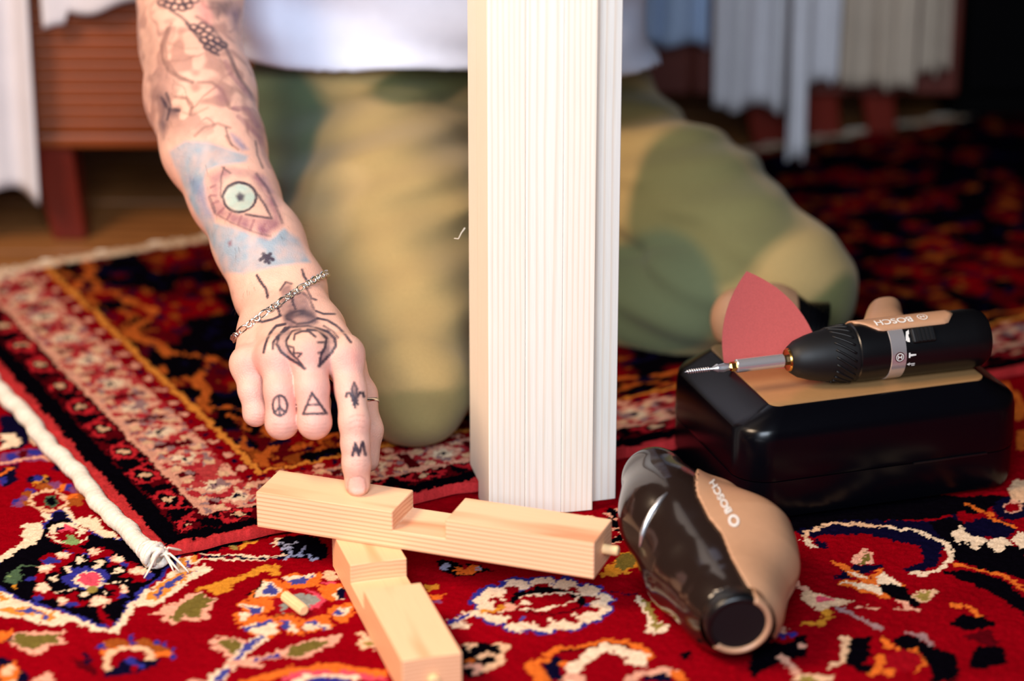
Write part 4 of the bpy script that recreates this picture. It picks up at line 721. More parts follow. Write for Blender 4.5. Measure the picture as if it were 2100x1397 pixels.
# the pattern repeats in mirror image beyond the drawn field, as such rugs do
tri = lambda q, a, b: a+(b-a)-np.abs((q-a) % (2*(b-a))-(b-a))
jx = tri(jx, -425., 445.); jy = tri(jy, 1395., 1865.)
for k, col, w, s in RUG:
    P = parse(s); px = [p[0] for p in P]; py = [p[1] for p in P]; g = 6+w
    sel = np.nonzero((jx > min(px)-g) & (jx < max(px)+g) & (jy > min(py)-g) & (jy < max(py)+g))[0]
    if not len(sel): continue
    hit = in_poly(jx[sel], jy[sel], P) if k == 'P' else seg_dist(jx[sel], jy[sel], P) < w*.5
    c[sel[hit]] = LIN[col]*(.94+.12*rng.random((hit.sum(), 1)))
c *= (.80+.2*vnoise(np.stack([X, Y], -1)*700, 21))[:, None]
Z = pile(X, Y, .0011)-.0006
edge = np.concatenate([I[0], I[-1], I[:, 0], I[:, -1]]); Z[edge] = -.019
me = npmesh('patterned_rug', np.stack([X, Y, Z], -1), Q); set_col(me, c); rug = link('patterned_rug', me, 'carpet')
tag(rug, 'large red patterned rug with navy medallion and flowers under the wooden bars', 'rug')

# smaller rug lying on top, built in its own frame: a along the short front edge, b along the pale selvage
RC = Vector((-.2320, 1.5932, 0)); RU = Vector((.8886, .4586, 0)); RV = Vector((-.4586, .8886, 0)); RH = .0075
as_ = axis_lines([(0, .36, .0014), (.36, 1.25, .005)]); bs_ = axis_lines([(0, .24, .0014), (.24, .57, .004)])
A, B_, Q, I = grid_rug(as_, bs_)
ja, jb = jitter(A, B_); d = np.minimum(ja, (jb+2)*1.25)      # distance from the nearer edge, mm
t = np.where(ja < (jb+2)*1.25, jb, ja)                       # run along that edge
c = np.empty((len(A), 3), np.float32); c[:] = LIN['maroon']
n1 = vnoise(np.stack([ja, jb], -1)/9, 31); n2 = vnoise(np.stack([ja, jb], -1)/22, 32); n3 = vnoise(np.stack([ja, jb], -1)/5, 33)
fld = d > 112                                                # field: maroon with dark and orange blotches
c[fld & (n2 > .52)] = LIN['black']; c[fld & (n2 < .26)] = LIN['red']*.8; c[fld & (n1 > .74) & (n2 < .5)] = LIN['brown']*.8; c[fld & (n1 < .22)] = LIN['navy']
vine = np.abs(d-(136+14*np.sin(t/21)+6*np.sin(t/9))) < 4.5; c[vine & fld & (n1 > .3)] = LIN['brown']*1.5
hook = np.abs(d-(124+9*np.sin(t/13+1))) < 3.2; c[hook & fld & (n1 < .62)] = LIN['brown']*1.3
def band(a, b, col): s = (d >= a) & (d < b); c[s] = LIN[col]; return s
band(-50, 9, 'pink'); c[(d < 9)] = np.array(srgb(196,52,54)[:3])*(.85+.3*n3[d < 9])[:, None]
band(9, 24, 'black')
s = band(24, 47, 'black'); ph = (t/46) % 1; sd = np.abs(ph-.5)*46; dd = d-35.5
ring = np.abs(np.hypot(sd*.75, dd*1.25)-9.5) < 1.9; c[s & ring] = np.array(srgb(190,36,44)[:3]); c[s & (np.abs(sd-14-dd*.5) < 1.8)] = np.array(srgb(176,30,40)[:3]); c[s & (n1 > .72)] = LIN['maroon']
c[s & (np.hypot(sd, dd) < 4.2)] = LIN['cream2']; c[s & ((d < 25.5) | (d > 45.5))] = LIN['maroon']
band(47, 51, 'pinkc')
s = band(51, 92, 'pinkc'); ph = (t/52) % 1; sd = (ph-.5)*52; dd = d-71
c[s & (np.abs(np.abs(sd)+np.abs(dd)*.75-20) < 4.5)] = np.array(srgb(170,40,48)[:3]); c[s & (np.hypot(sd*1.0, dd*.8) < 8)] = LIN['cream']; c[s & (np.hypot(sd, dd) < 3.2)] = LIN['navy']
c[s & (np.abs(np.abs(sd)-25) < 3) & (np.abs(dd) < 15)] = LIN['maroon']; c[s & (n3 > .74)] = LIN['mauve2']; c[s & (n1 < .2)] = np.array(srgb(180,60,60)[:3]); c[s & (np.hypot(np.abs(sd)-15, np.abs(dd)-13) < 4)] = LIN['cream2']
s = band(92, 106, 'red'); c[s & (np.hypot(((t/27) % 1-.5)*27, d-99) < 4.2)] = LIN['pinkc']; c[s & (np.hypot(((t/27+.5) % 1-.5)*27, d-99) < 2.6)] = LIN['navy']
band(106, 111, 'orange2')
fr = jb > 556; c[fr] = LIN['cream']
c *= (.56+.24*vnoise(np.stack([A, B_], -1)*700, 22))[:, None]
Z = RH+pile(A, B_, .0013)
Pw = np.array(RC)+A[:, None]*np.array(RU)+B_[:, None]*np.array(RV); Pw[:, 2] = Z
ed = (A < .0005) | (B_ < .0005) | (A > 1.2495) | (B_ > .5695); wob = (vnoise(np.stack([A*60, B_*60], -1), 41)-.5)*.004
Pw[:, :2] += wob[:, None]*np.where((B_ < .003)[:, None], np.array(RV)[:2], 0)
Pw[ed, 2] = .0012
top = empty('bordered_rug', RC); tag(top, 'smaller bordered rug with pale corded edge, lying on the red rug', 'rug')
me = npmesh('woven_field', Pw-np.array(RC), Q); set_col(me, c); link('woven_field', me, 'carpet', top)
# corded edge: an overcast roll with a ribbed wrap
path = []; rad = []
for i in range(260):
    b = .004+i*.00218; path.append(RV*b+RU*(-.0055+.0012*math.sin(b*55)+.0007*math.sin(b*190))+Vector((0,0,.0065))); rad.append(.0066+.0003*math.sin(i*2.1)+.0003*math.sin(i*.5))
MB().tube(path, rad, 12, sq=.9).build('corded_edge', 'selvage', top, smooth=True)
kn = MB()
for i in range(7):     # knot at the corner: wound turns
    cc = RV*(.001-.0022*i)+RU*(-.0045+.0005*i)+Vector((0,0,.0075)); ax = (RV*.8+RU*.5*math.sin(i*1.7)+Vector((0,0,.35*math.cos(i*2.3)))).normalized()
    e1 = ax.orthogonal().normalized(); e2 = ax.cross(e1); rr = .0078-.0007*abs(i-3)
    kn.tube([cc+(e1*math.cos(2*PI*k/14)+e2*math.sin(2*PI*k/14))*rr for k in range(15)], .0019, 6)
kn.build('corner_knot', 'selvage', top, smooth=True)
for d1, d2, L_ in (((.9,.2),(.75,.65),.024), ((.6,-.5),(.35,-.95),.024), ((.3,-.8),(.45,-.85),.018), ((-.5,-.8),(-.85,-.55),.022), ((.5,-.75),(.1,-.98),.015)):
    s0 = RU*(-.001)+RV*(-.010)+Vector((0,0,.008)); p = [s0]; dd1 = RU*d1[0]+RV*d1[1]; dd2 = RU*d2[0]+RV*d2[1]
    for k in range(1, 7): p.append(p[-1]+(dd1*(1-k/6)+dd2*(k/6)).normalized()*L_/6+Vector((0,0,.0016 if k < 3 else -.0022)))
    MB().tube(p, [.0009]*5+[.0007, .0004], 5).build('thread', 'thread', top, smooth=True)
th = MB()
for i in range(150):   # fringe along the far end
    a = .004+i*.0083; L_ = .03+.012*math.sin(i*7.3); k = .012*math.sin(i*3.1)
    th.tube([RU*a+RV*.569+Vector((0,0,.006)), RU*(a+k*.4)+RV*(.569+L_*.5)+Vector((0,0,.0)), RU*(a+k)+RV*(.569+L_)+Vector((0,0,-.014))], .0018, 4)
th.build('fringe', 'thread', top)['kind'] = 'stuff'

# ------------------------------------------------------------------ notched bars
BW, BH = .0365, .025
def notched(name, x0, n1, n2, x1, loc, rz, m, label):
    e = empty(name, loc, (0, 0, rz)); tag(e, label, 'wooden bar')
    poly = [(x0,0),(x1,0),(x1,BH),(n2,BH),(n2,BH*.5),(n1,BH*.5),(n1,BH),(x0,BH)]
    MB().prism(poly, 0, BW).build('bar', m, e, bevel=.0005, seg=1)
    return e
def end_dowel(parent, x, y, z, out, r=.0036):
    o = MB().lathe([(x-.004, r), (x+out-.0008, r), (x+out, r*.8)], 16).build('end_dowel', 'dowel_wood', parent, smooth='auto'); o.location = (0, y, z)
b1 = notched('notched_bar', 0, .0944, .1301, .2285, (-.1648, 1.5906, BH+.0006), -.3381, 'pine', 'notched pine bar lying crosswise on top, pressed by the fingertip')
end_dowel(b1, .2285, .019, .0125, .010, .0032)
b2 = notched('notched_bar', -.052, 0, .0354, .1314, (-.1015, 1.5351, .0002), -1.2845, 'pine_b', 'notched pine bar below, pointing towards the viewer')
end_dowel(b2, .1314, .019, .010, .004)
# loose fluted dowel
dw = empty('loose_dowel', (-0.1434,1.5361,0.0036), (0,0,0)); tag(dw, 'short fluted wooden dowel lying loose on the orange flower of the rug', 'dowel')
dv = Vector((-0.1296,1.5153,0.0036))-Vector((-0.1434,1.5361,0.0036)); dw.rotation_euler = (0, 0, math.atan2(dv.y, dv.x)); L_ = dv.length
rings = []
for x, k in ((0,.75),(.0008,1),(L_-.0008,1),(L_,.8)):
    rings.append([(x, (.0034+.00022*math.cos(12*2*PI*j/48))*k*math.cos(2*PI*j/48), (.0034+.00022*math.cos(12*2*PI*j/48))*k*math.sin(2*PI*j/48)) for j in range(48)])
MB().loft(rings).build('fluted_pin', 'dowel_wood', dw, smooth='auto')

# ------------------------------------------------------------------ upright bundle of bars
PC = Vector((-0.0154,1.6562,0.0000)); PY = R(12)
def post(i, j, off, dz, yaw=None, base=None, label='', m='pine_post', w=.0248):
    yw = PY if yaw is None else yaw; ex = Vector((math.cos(yw), math.sin(yw), 0)); ey = Vector((-math.sin(yw), math.cos(yw), 0))
    p = (PC if base is None else base)+ex*(i*.0249+off)+ey*(j*.0368)+Vector((0,0,dz))
    o = MB().box(0, w, 0, .0365, 0, .62).build('upright_bar', m, None, bevel=.0005, seg=1)
    o.location = p; o.rotation_euler = (0, 0, yw); tag(o, label, 'wooden bar', 'pine bars standing upright in a bundle'); return o
post(0, 0, 0, 0, label='front left bar of the upright pine bundle, with a warm lit side')
post(1, 0, 0, 0, label='second bar from the left in the front of the upright bundle', m='pine_post_b')
post(2, 0, 0, 0, label='third bar from the left in the front of the upright bundle', w=.0217)
post(0, 1, .0015, .0085, label='rear left bar of the upright bundle, only its left side showing', m='pine_post_b')
post(1, 1, .002, 0, label='rear middle bar hidden inside the upright bundle', m='pine_post')
rb = Vector((0.0694,1.6891,0.0000)); ry = R(16); ex = Vector((math.cos(ry), math.sin(ry), 0))
sp = post(0, 0, 0, 0, ry, rb-ex*.0165, 'rear right bar of the upright bundle, set back and turned', 'pine_post_b', .0180)
sl = MB().tube([(-0.0322,1.7501,0.1749), (-0.0345,1.7442,0.1734), (-0.0363,1.7380,0.1714), (-0.0393,1.7382,0.1717)], [.0006,.0004,.0003,.0002], 4).build('wood_splinter', 'pine_post', None)
tag(sl, 'thin bent wood splinter sticking out of the left edge of the bundle', 'splinter')


# ------------------------------------------------------------------ person: bare tattooed arm
ARMC = [((-0.2425,2.0086,0.6009), .052), ((-0.2392,1.9772,0.4388), .047), ((-0.2367,1.9679,0.3191), .040), ((-0.2364,1.9486,0.2835), .0375), ((-0.2351,1.9138,0.2580), .034)]
FORE = [((-0.2348,1.9212,0.2687), .034), ((-0.2232,1.8748,0.2326), .0375), ((-0.2104,1.8327,0.2074), .0345), ((-0.1936,1.7945,0.1839), .0288), ((-0.1736,1.7585,0.1607), .0268), ((-0.1578,1.7274,0.1387), .0215)]
W1, W2 = (-0.1670,1.7262,0.1356), (-0.1485,1.7277,0.1396)
F5, F4 = (-0.1803,1.7614,0.1597), (-0.1669,1.7616,0.1603)
MCP = [((-0.1079,1.6276,0.1307), .0112), ((-0.1311,1.6238,0.1349), .0122), ((-0.1510,1.6272,0.1299), .0118), ((-0.1719,1.6384,0.1200), .0098)]
FING = [
 [((-0.1079,1.6276,0.1307), .0112), ((-0.1036,1.6110,0.1131), .0097), ((-0.1007,1.5979,0.0962), .0096), ((-0.1002,1.5938,0.0831), .0089), ((-0.0996,1.5902,0.0710), .0087), ((-0.0992,1.5889,0.0569), .0082)],
 [((-0.1311,1.6238,0.1349), .0122), ((-0.1280,1.6078,0.1161), .0106), ((-0.1264,1.5988,0.0958), .0104), ((-0.1275,1.6246,0.0848), .0095), ((-0.1276,1.6478,0.0892), .0088)],
 [((-0.1510,1.6272,0.1299), .0116), ((-0.1487,1.6110,0.1131), .0102), ((-0.1476,1.6024,0.0940), .0102), ((-0.1487,1.6283,0.0833), .0093), ((-0.1483,1.6496,0.0884), .0086)],
 [((-0.1719,1.6384,0.1200), .0096), ((-0.1689,1.6248,0.1074), .0080), ((-0.1659,1.6183,0.0934), .0075), ((-0.1662,1.6398,0.0853), .0070), ((-0.1644,1.6573,0.0887), .0066)]]
THUMB = [((-0.1351,1.7135,0.1224), .015), ((-0.1109,1.6754,0.1047), .0125), ((-0.0994,1.6551,0.0914), .0096), ((-0.0943,1.6420,0.0718), .0086), ((-0.0947,1.6346,0.0530), .0074)]
def palm_sdf(p):
    d = cone(p, W1, W2, .0172, .0176)
    for (m, r), w, rw in zip(MCP, (W2, W2, W1, W1), (.0165, .0165, .016, .0138)): d = smin(d, cone(p, w, m, rw, r), .010)
    for i in range(3): d = smin(d, cone(p, MCP[i][0], MCP[i+1][0], .0092, .0088), .006)
    dn = np.array((0, -.78, .62))
    for i, (m, r) in enumerate(MCP):
        m = np.array(m); d = smin(d, cone(p, m+dn*.0030, m+dn*.0034, r*.80, r*.80), .005)
        w = np.array(W2 if i < 2 else W1)*.75+np.array(W1 if i < 2 else W2)*.25; d = smin(d, cone(p, m*.8+w*.2+dn*.0085, m*.25+w*.75+dn*.0150, .0030, .0026), .006)
    pc = [tuple(np.array(MCP[i][0])*.6+np.array(W1 if i > 1 else W2)*.4+np.array((0,.012,-.008))) for i in range(4)]
    d = smin(d, cone(p, pc[0], pc[3], .014, .013), .010)
    return d
def arm_sdf(p):
    d = smin(chain(p, ARMC, .008), chain(p, FORE, .014), .012)
    d = smin(d, cone(p, F5, W1, .0205, .0172), .014); d = smin(d, cone(p, F4, W2, .0205, .0176), .014)
    pm = palm_sdf(p); d = smin(d, pm, .014)
    out = d
    for f in FING: out = np.minimum(out, smin(d, chain(p, f, .004), .0075))
    return np.minimum(out, smin(d, chain(p, THUMB, .006), .009))
lo = (-.34, 1.50, .035); hi = (-.05, 2.06, .66)
v, Q, nr = surface(arm_sdf, lo, hi, .00095)
INK = dict(ink=(58,46,58), inkb=(54,46,66), inkv=(86,68,110), grey=(120,92,96), grey2=(128,92,84), skyb=(146,160,172), skyb2=(118,152,174), blue=(84,108,152), mauve=(140,92,104), mauve2=(128,78,88),
    skinl=(232,192,166), iris=(166,182,172), pinks=(226,146,140), flush=(228,160,156), rosy=(224,138,132), pale=(236,204,178), crease=(176,104,96), nail=(236,184,168), naillight=(244,212,200))
TATTOO = [
('P','flush',14,0.35,'-1770,7161 -1663,7254 -1469,7161 -1300,7208 -1121,7161 -947,7161 -920,7000 -933,6421 -1072,6421 -1128,6884 -1162,6654 -1543,6654 -1751,6769'),
('P','rosy',9,0.4,'-1598,7092 -1620,7043 -1677,7023 -1734,7043 -1760,7092 -1740,7141 -1683,7161 -1625,7141'),
('P','rosy',9,0.4,'-1397,7115 -1418,7070 -1475,7052 -1533,7070 -1559,7115 -1538,7160 -1481,7179 -1423,7160'),
('P','rosy',9,0.4,'-1232,7179 -1249,7122 -1298,7098 -1348,7121 -1371,7179 -1362,7236 -1318,7260 -1263,7236'),
('P','rosy',9,0.4,'-952,7161 -976,7112 -1037,7092 -1099,7112 -1127,7161 -1106,7210 -1048,7231 -983,7210'),
('P','rosy',9,0.4,'-931,6734 -948,6694 -988,6677 -1029,6694 -1046,6734 -1030,6775 -989,6792 -948,6775'),
('P','pale',6,0.25,'-1053,6931 -954,6931 -931,6792 -932,6444 -1037,6444 -1046,6654'),
('L','crease',0.7,0.35,'-1035,6763 -995,6782 -943,6775'),
('L','crease',0.7,0.35,'-1035,6729 -994,6747 -942,6740'),
('L','crease',0.7,0.35,'-1035,6688 -994,6707 -942,6700'),
('L','crease',0.6,0.3,'-1019,6491 -932,6487'),
('L','crease',0.6,0.3,'-1019,6472 -932,6469'),
('L','crease',0.6,0.3,'-1019,6458 -932,6455'),
('L','crease',0.6,0.3,'-1324,6723 -1260,6714 -1185,6723'),
('L','crease',0.6,0.3,'-1526,6723 -1456,6714 -1381,6727'),
('L','crease',0.6,0.3,'-1323,6697 -1260,6688 -1185,6697'),
('L','crease',0.6,0.3,'-1526,6697 -1456,6688 -1381,6702'),
('L','crease',0.6,0.3,'-1323,6671 -1260,6662 -1185,6671'),
('L','crease',0.6,0.3,'-1525,6671 -1456,6662 -1381,6676'),
('L','crease',0.6,0.3,'-1670,6781 -1624,6774 -1578,6781'),
('L','crease',0.6,0.3,'-1670,6757 -1624,6751 -1578,6757'),
('L','crease',0.6,0.3,'-1670,6734 -1624,6727 -1578,6734'),
('P','nail',0.8,0.8,'-1047,6348 -1035,6374 -1008,6386 -968,6384 -943,6367 -936,6327 -943,6283 -969,6267 -1010,6267 -1036,6281 -1045,6310'),
('L','crease',0.7,0.5,'-1052,6281 -1049,6348 -1035,6377 -1005,6388 -965,6386 -940,6369 -932,6327 -939,6283'),
('P','naillight',1.5,0.6,'-1027,6304 -945,6309 -948,6278 -1010,6269'),
('P','grey',3,0.8,'-1542,7588 -1514,7637 -1471,7637 -1457,7582 -1415,7594 -1366,7569 -1323,7484 -1281,7434 -1258,7374 -1315,7337 -1446,7337 -1493,7374 -1513,7422 -1529,7484 -1528,7533'),
('P','grey',1.5,0.6,'-1446,7337 -1496,7290 -1507,7231 -1476,7179 -1421,7138 -1323,7075 -1411,7173 -1443,7219 -1446,7254 -1418,7313'),
('P','grey',1.5,0.6,'-1267,7331 -1193,7313 -1137,7266 -1128,7219 -1162,7167 -1231,7090 -1196,7208 -1190,7266 -1241,7319'),
('P','ink',3,0.8,'-1500,7416 -1453,7459 -1357,7465 -1293,7434 -1276,7398 -1349,7410 -1420,7404 -1477,7386'),
('L','ink',1.3,1,'-1451,7576 -1442,7508 -1416,7459'),
('L','ink',1.2,0.8,'-1542,7588 -1508,7643 -1465,7631'),
('L','ink',1.5,0.6,'-1378,7569 -1327,7521 -1296,7459'),
('L','ink',1.4,0.8,'-1467,7398 -1390,7361 -1319,7367 -1264,7398'),
('L','ink',1.2,0.8,'-1470,7337 -1387,7343 -1317,7349 -1242,7325'),
('L','ink',1.6,1,'-1711,7690 -1678,7643 -1646,7606 -1626,7563 -1619,7539'),
('L','ink',1.3,1,'-1554,7490 -1529,7447 -1518,7416'),
('L','ink',1.3,1,'-1408,7729 -1388,7680 -1369,7655'),
('L','ink',1.3,0.8,'-1360,7594 -1322,7533 -1291,7521'),
('L','ink',1.5,1,'-1692,7386 -1631,7376 -1562,7392 -1512,7416'),
('L','ink',1.7,1,'-1474,7361 -1531,7349 -1564,7301 -1575,7254 -1583,7219 -1592,7179'),
('L','ink',1.4,1,'-1470,7337 -1502,7290 -1531,7242 -1532,7202'),
('L','ink',1.2,0.9,'-1282,7447 -1232,7428 -1160,7428'),
('L','ink',1.3,1,'-1264,7398 -1202,7386 -1138,7349 -1070,7290 -1033,7242'),
('L','ink',1.1,0.8,'-1222,7349 -1158,7313 -1114,7272'),
('L','ink',1.7,1,'-1446,7337 -1496,7290 -1507,7231 -1476,7179 -1421,7138 -1361,7104 -1323,7075'),
('L','ink',1.4,1,'-1361,7325 -1418,7313 -1446,7254 -1443,7219 -1411,7173 -1363,7127 -1323,7075'),
('L','ink',1.3,1,'-1394,7260 -1391,7296 -1347,7313 -1300,7313 -1257,7278'),
('L','ink',1.2,1,'-1432,7219 -1394,7208 -1394,7173 -1342,7173 -1364,7150'),
('L','ink',1.7,1,'-1267,7331 -1193,7313 -1137,7266 -1128,7219 -1162,7167 -1200,7127 -1231,7090'),
('L','ink',1.4,1,'-1313,7325 -1241,7319 -1190,7266 -1196,7208 -1214,7173 -1231,7092'),
('L','ink',1.1,1,'-1191,7242 -1238,7242'),
('L','ink',1.1,1,'-1203,7184 -1237,7173'),
('L','ink',1.3,1,'-1435,6838 -1437,6818 -1444,6800 -1454,6786 -1467,6777 -1481,6774 -1495,6777 -1508,6786 -1518,6800 -1525,6818 -1527,6838 -1525,6858 -1519,6876 -1508,6891 -1496,6900 -1481,6903 -1467,6900 -1454,6891 -1444,6876 -1437,6858 -1435,6838'),
('L','ink',1.3,1,'-1486,6902 -1481,6775'),
('L','ink',1.3,1,'-1483,6827 -1518,6794'),
('L','ink',1.3,1,'-1481,6827 -1445,6794'),
('L','ink',1.4,1,'-1272,6921 -1331,6786 -1182,6789 -1272,6921'),
('L','ink',1.2,1,'-1301,6844 -1226,6846'),
('P','ink',1.5,0.6,'-1007,6986 -987,6948 -994,6884 -1006,6873 -1020,6896 -1024,6948'),
('L','ink',1.2,0.9,'-1007,6986 -1024,6944 -1006,6884'),
('L','ink',1.2,0.9,'-1007,6986 -987,6944 -1001,6884'),
('L','ink',1.5,1,'-1058,6896 -1053,6919 -1033,6919 -1018,6890 -1006,6867'),
('L','ink',1.5,1,'-947,6896 -952,6919 -972,6921 -989,6890 -1001,6867'),
('L','ink',1.5,1,'-1018,6871 -987,6871'),
('L','ink',1.3,1,'-1004,6867 -1012,6844'),
('L','ink',1.3,1,'-1002,6867 -1000,6827'),
('L','ink',1.3,1,'-998,6867 -983,6847'),
('L','ink',1.7,1,'-1016,6520 -998,6598 -976,6524 -952,6605 -934,6526'),
('P','skyb',3,0.95,'-2388,8569 -2258,8634 -2094,8619 -1941,8569 -1816,8527 -1827,8484 -1986,8456 -2092,8428 -2112,8343 -2085,8177 -2024,8054 -1903,8026 -1767,7972 -1633,7931 -1544,8013 -1448,7945 -1361,7783 -1544,7757 -1804,7703 -1962,7717 -2054,7904 -2269,8301'),
('P','blue',8,0.5,'-2236,8385 -2112,8343 -2085,8177 -2040,8094 -2095,8122 -2155,8218'),
('P','blue',4,0.7,'-1943,8684 -1893,8655 -1827,8576 -1860,8569 -1918,8626'),
('P','blue',5,0.5,'-1753,8385 -1698,8371 -1651,8273 -1693,8301'),
('P','skyb2',8,0.5,'-2188,8612 -2107,8612 -2127,8527 -2174,8442'),
('P','grey',8,0.4,'-2068,8626 -1995,8569 -2056,8484'),
('P','mauve',6,0.8,'-2088,8385 -1985,8442 -1822,8413 -1712,8385 -1592,8177 -1559,8040 -1660,7945 -1904,8040 -2028,8122 -2070,8245'),
('P','skinl',6,0.6,'-2003,8329 -1928,8399 -1793,8385 -1704,8259 -1628,8094 -1774,8094 -1910,8136 -1989,8232'),
('P','iris',3,0.9,'-1969,8232 -1941,8301 -1870,8332 -1787,8308 -1742,8232 -1777,8149 -1856,8122 -1931,8163'),
('L','ink',1.5,0.9,'-1742,8229 -1746,8197 -1760,8167 -1784,8144 -1815,8130 -1850,8125 -1886,8130 -1919,8144 -1946,8167 -1964,8197 -1972,8229 -1968,8261 -1954,8291 -1931,8314 -1900,8330 -1864,8335 -1828,8330 -1795,8314 -1768,8291 -1750,8261 -1742,8229'),
('P','inkb',2,0.9,'-1883,8239 -1858,8266 -1823,8245 -1827,8204 -1860,8201'),
('L','ink',1.4,0.8,'-1982,8232 -1941,8301 -1870,8336 -1788,8315 -1730,8245 -1672,8163 -1627,8081 -1721,8094 -1802,8108'),
('L','ink',1.2,0.6,'-1990,8245 -1988,8385 -1972,8442'),
('L','ink',1.2,0.6,'-1928,8399 -1985,8442'),
('L','ink',1.2,0.6,'-1716,8442 -1763,8541 -1784,8641'),
('L','ink',1.6,0.5,'-1754,8399 -1680,8301 -1605,8163 -1559,8054'),
('L','ink',1.2,0.4,'-2028,8122 -1905,8054 -1741,7986 -1634,7958'),
('L','inkb',2.2,0.5,'-2069,8232 -2029,8136'),
('L','mauve2',1.6,0.6,'-2061,8301 -2029,8315'),
('L','mauve2',1.6,0.6,'-2063,8245 -2023,8245'),
('L','mauve2',1.6,0.6,'-2046,8190 -2007,8204'),
('L','mauve2',1.6,0.6,'-2002,8122 -1964,8156'),
('L','mauve2',1.6,0.6,'-1933,8081 -1909,8122'),
('L','mauve2',1.6,0.6,'-1851,8040 -1834,8094'),
('L','mauve2',1.6,0.6,'-1769,7999 -1746,8067'),
('L','mauve2',1.6,0.6,'-1688,7972 -1672,8040'),
('L','inkb',2.2,1,'-1691,7797 -1653,7824 -1605,7797'),
('L','inkb',2.2,1,'-1673,7837 -1652,7803 -1631,7777'),
('L','inkb',2,1,'-1627,7837 -1657,7783'),
('P','mauve2',2,0.8,'-1922,7918 -1897,7931 -1895,7898 -1914,7891'),
('L','ink',1.3,1,'-2482,9678 -2483,9671 -2486,9665 -2493,9660 -2501,9657 -2511,9655 -2520,9657 -2529,9660 -2537,9665 -2541,9671 -2544,9678 -2543,9685 -2539,9692 -2532,9697 -2524,9700 -2515,9701 -2505,9700 -2496,9697 -2489,9692 -2484,9685 -2482,9678'),
('L','ink',1.3,1,'-2431,9655 -2431,9648 -2435,9642 -2442,9637 -2450,9634 -2460,9632 -2469,9634 -2478,9637 -2485,9642 -2490,9648 -2492,9655 -2491,9662 -2488,9669 -2481,9674 -2473,9677 -2463,9678 -2454,9677 -2445,9674 -2438,9669 -2433,9662 -2431,9655'),
('L','ink',1.3,1,'-2380,9640 -2381,9633 -2385,9627 -2391,9622 -2400,9618 -2409,9617 -2419,9618 -2428,9622 -2435,9627 -2440,9633 -2442,9640 -2441,9647 -2437,9654 -2431,9659 -2422,9662 -2413,9663 -2403,9662 -2394,9659 -2387,9654 -2382,9647 -2380,9640'),
('L','ink',1.3,1,'-2323,9632 -2324,9625 -2328,9619 -2335,9614 -2343,9611 -2352,9610 -2362,9611 -2371,9614 -2378,9619 -2383,9625 -2385,9632 -2384,9640 -2380,9646 -2374,9651 -2365,9654 -2356,9655 -2346,9654 -2337,9651 -2330,9646 -2325,9640 -2323,9632'),
('L','ink',1.3,1,'-2282,9648 -2283,9641 -2287,9634 -2294,9629 -2302,9626 -2311,9625 -2321,9626 -2330,9629 -2337,9634 -2342,9641 -2344,9648 -2343,9655 -2339,9661 -2333,9666 -2324,9670 -2315,9671 -2305,9670 -2296,9666 -2289,9661 -2284,9655 -2282,9648'),
('L','ink',1.3,1,'-2412,9691 -2413,9683 -2417,9677 -2424,9672 -2432,9669 -2441,9668 -2451,9669 -2460,9672 -2467,9677 -2472,9683 -2474,9691 -2473,9698 -2469,9704 -2463,9709 -2455,9712 -2445,9714 -2435,9712 -2427,9709 -2419,9704 -2414,9698 -2412,9691'),
('L','ink',1.3,1,'-2355,9681 -2356,9674 -2360,9668 -2367,9663 -2375,9660 -2384,9658 -2394,9660 -2403,9663 -2410,9668 -2415,9674 -2417,9681 -2416,9689 -2412,9695 -2406,9700 -2398,9703 -2388,9704 -2378,9703 -2369,9700 -2362,9695 -2357,9689 -2355,9681'),
('L','ink',1.3,1,'-2299,9686 -2300,9679 -2304,9672 -2311,9667 -2319,9664 -2328,9663 -2338,9664 -2347,9667 -2354,9672 -2359,9679 -2361,9686 -2360,9693 -2356,9700 -2350,9705 -2342,9708 -2332,9709 -2322,9708 -2313,9705 -2306,9700 -2301,9693 -2299,9686'),
('L','ink',1.3,1,'-2244,9694 -2245,9687 -2248,9680 -2255,9675 -2263,9672 -2273,9671 -2282,9672 -2291,9675 -2299,9680 -2303,9687 -2306,9694 -2305,9701 -2301,9707 -2294,9712 -2286,9715 -2276,9717 -2267,9715 -2258,9712 -2250,9707 -2246,9701 -2244,9694'),
('P','ink',6,0.6,'-2191,9709 -2022,9709 -2044,9617 -2124,9556 -2170,9617'),
('P','inkv',8,0.7,'-2037,9617 -1966,9709 -1931,9709 -1939,9511 -1980,9496'),
('L','ink',1.8,0.7,'-2444,9617 -2363,9564 -2303,9511'),
('L','ink',1.3,0.9,'-2237,9480 -2238,9473 -2242,9467 -2247,9462 -2255,9459 -2263,9458 -2272,9459 -2280,9462 -2287,9467 -2291,9473 -2293,9480 -2292,9487 -2289,9494 -2283,9499 -2276,9502 -2267,9503 -2258,9502 -2250,9499 -2244,9494 -2239,9487 -2237,9480'),
('L','ink',1.3,0.9,'-2194,9458 -2194,9451 -2198,9444 -2204,9439 -2211,9436 -2220,9435 -2229,9436 -2237,9439 -2243,9444 -2248,9451 -2249,9458 -2249,9465 -2245,9471 -2239,9476 -2232,9479 -2223,9480 -2215,9479 -2206,9476 -2200,9471 -2195,9465 -2194,9458'),
('L','ink',1.3,0.9,'-2156,9428 -2157,9421 -2161,9414 -2167,9409 -2174,9406 -2183,9405 -2191,9406 -2199,9409 -2206,9414 -2210,9421 -2212,9428 -2211,9435 -2208,9441 -2202,9446 -2195,9449 -2186,9450 -2177,9449 -2169,9446 -2163,9441 -2158,9435 -2156,9428'),
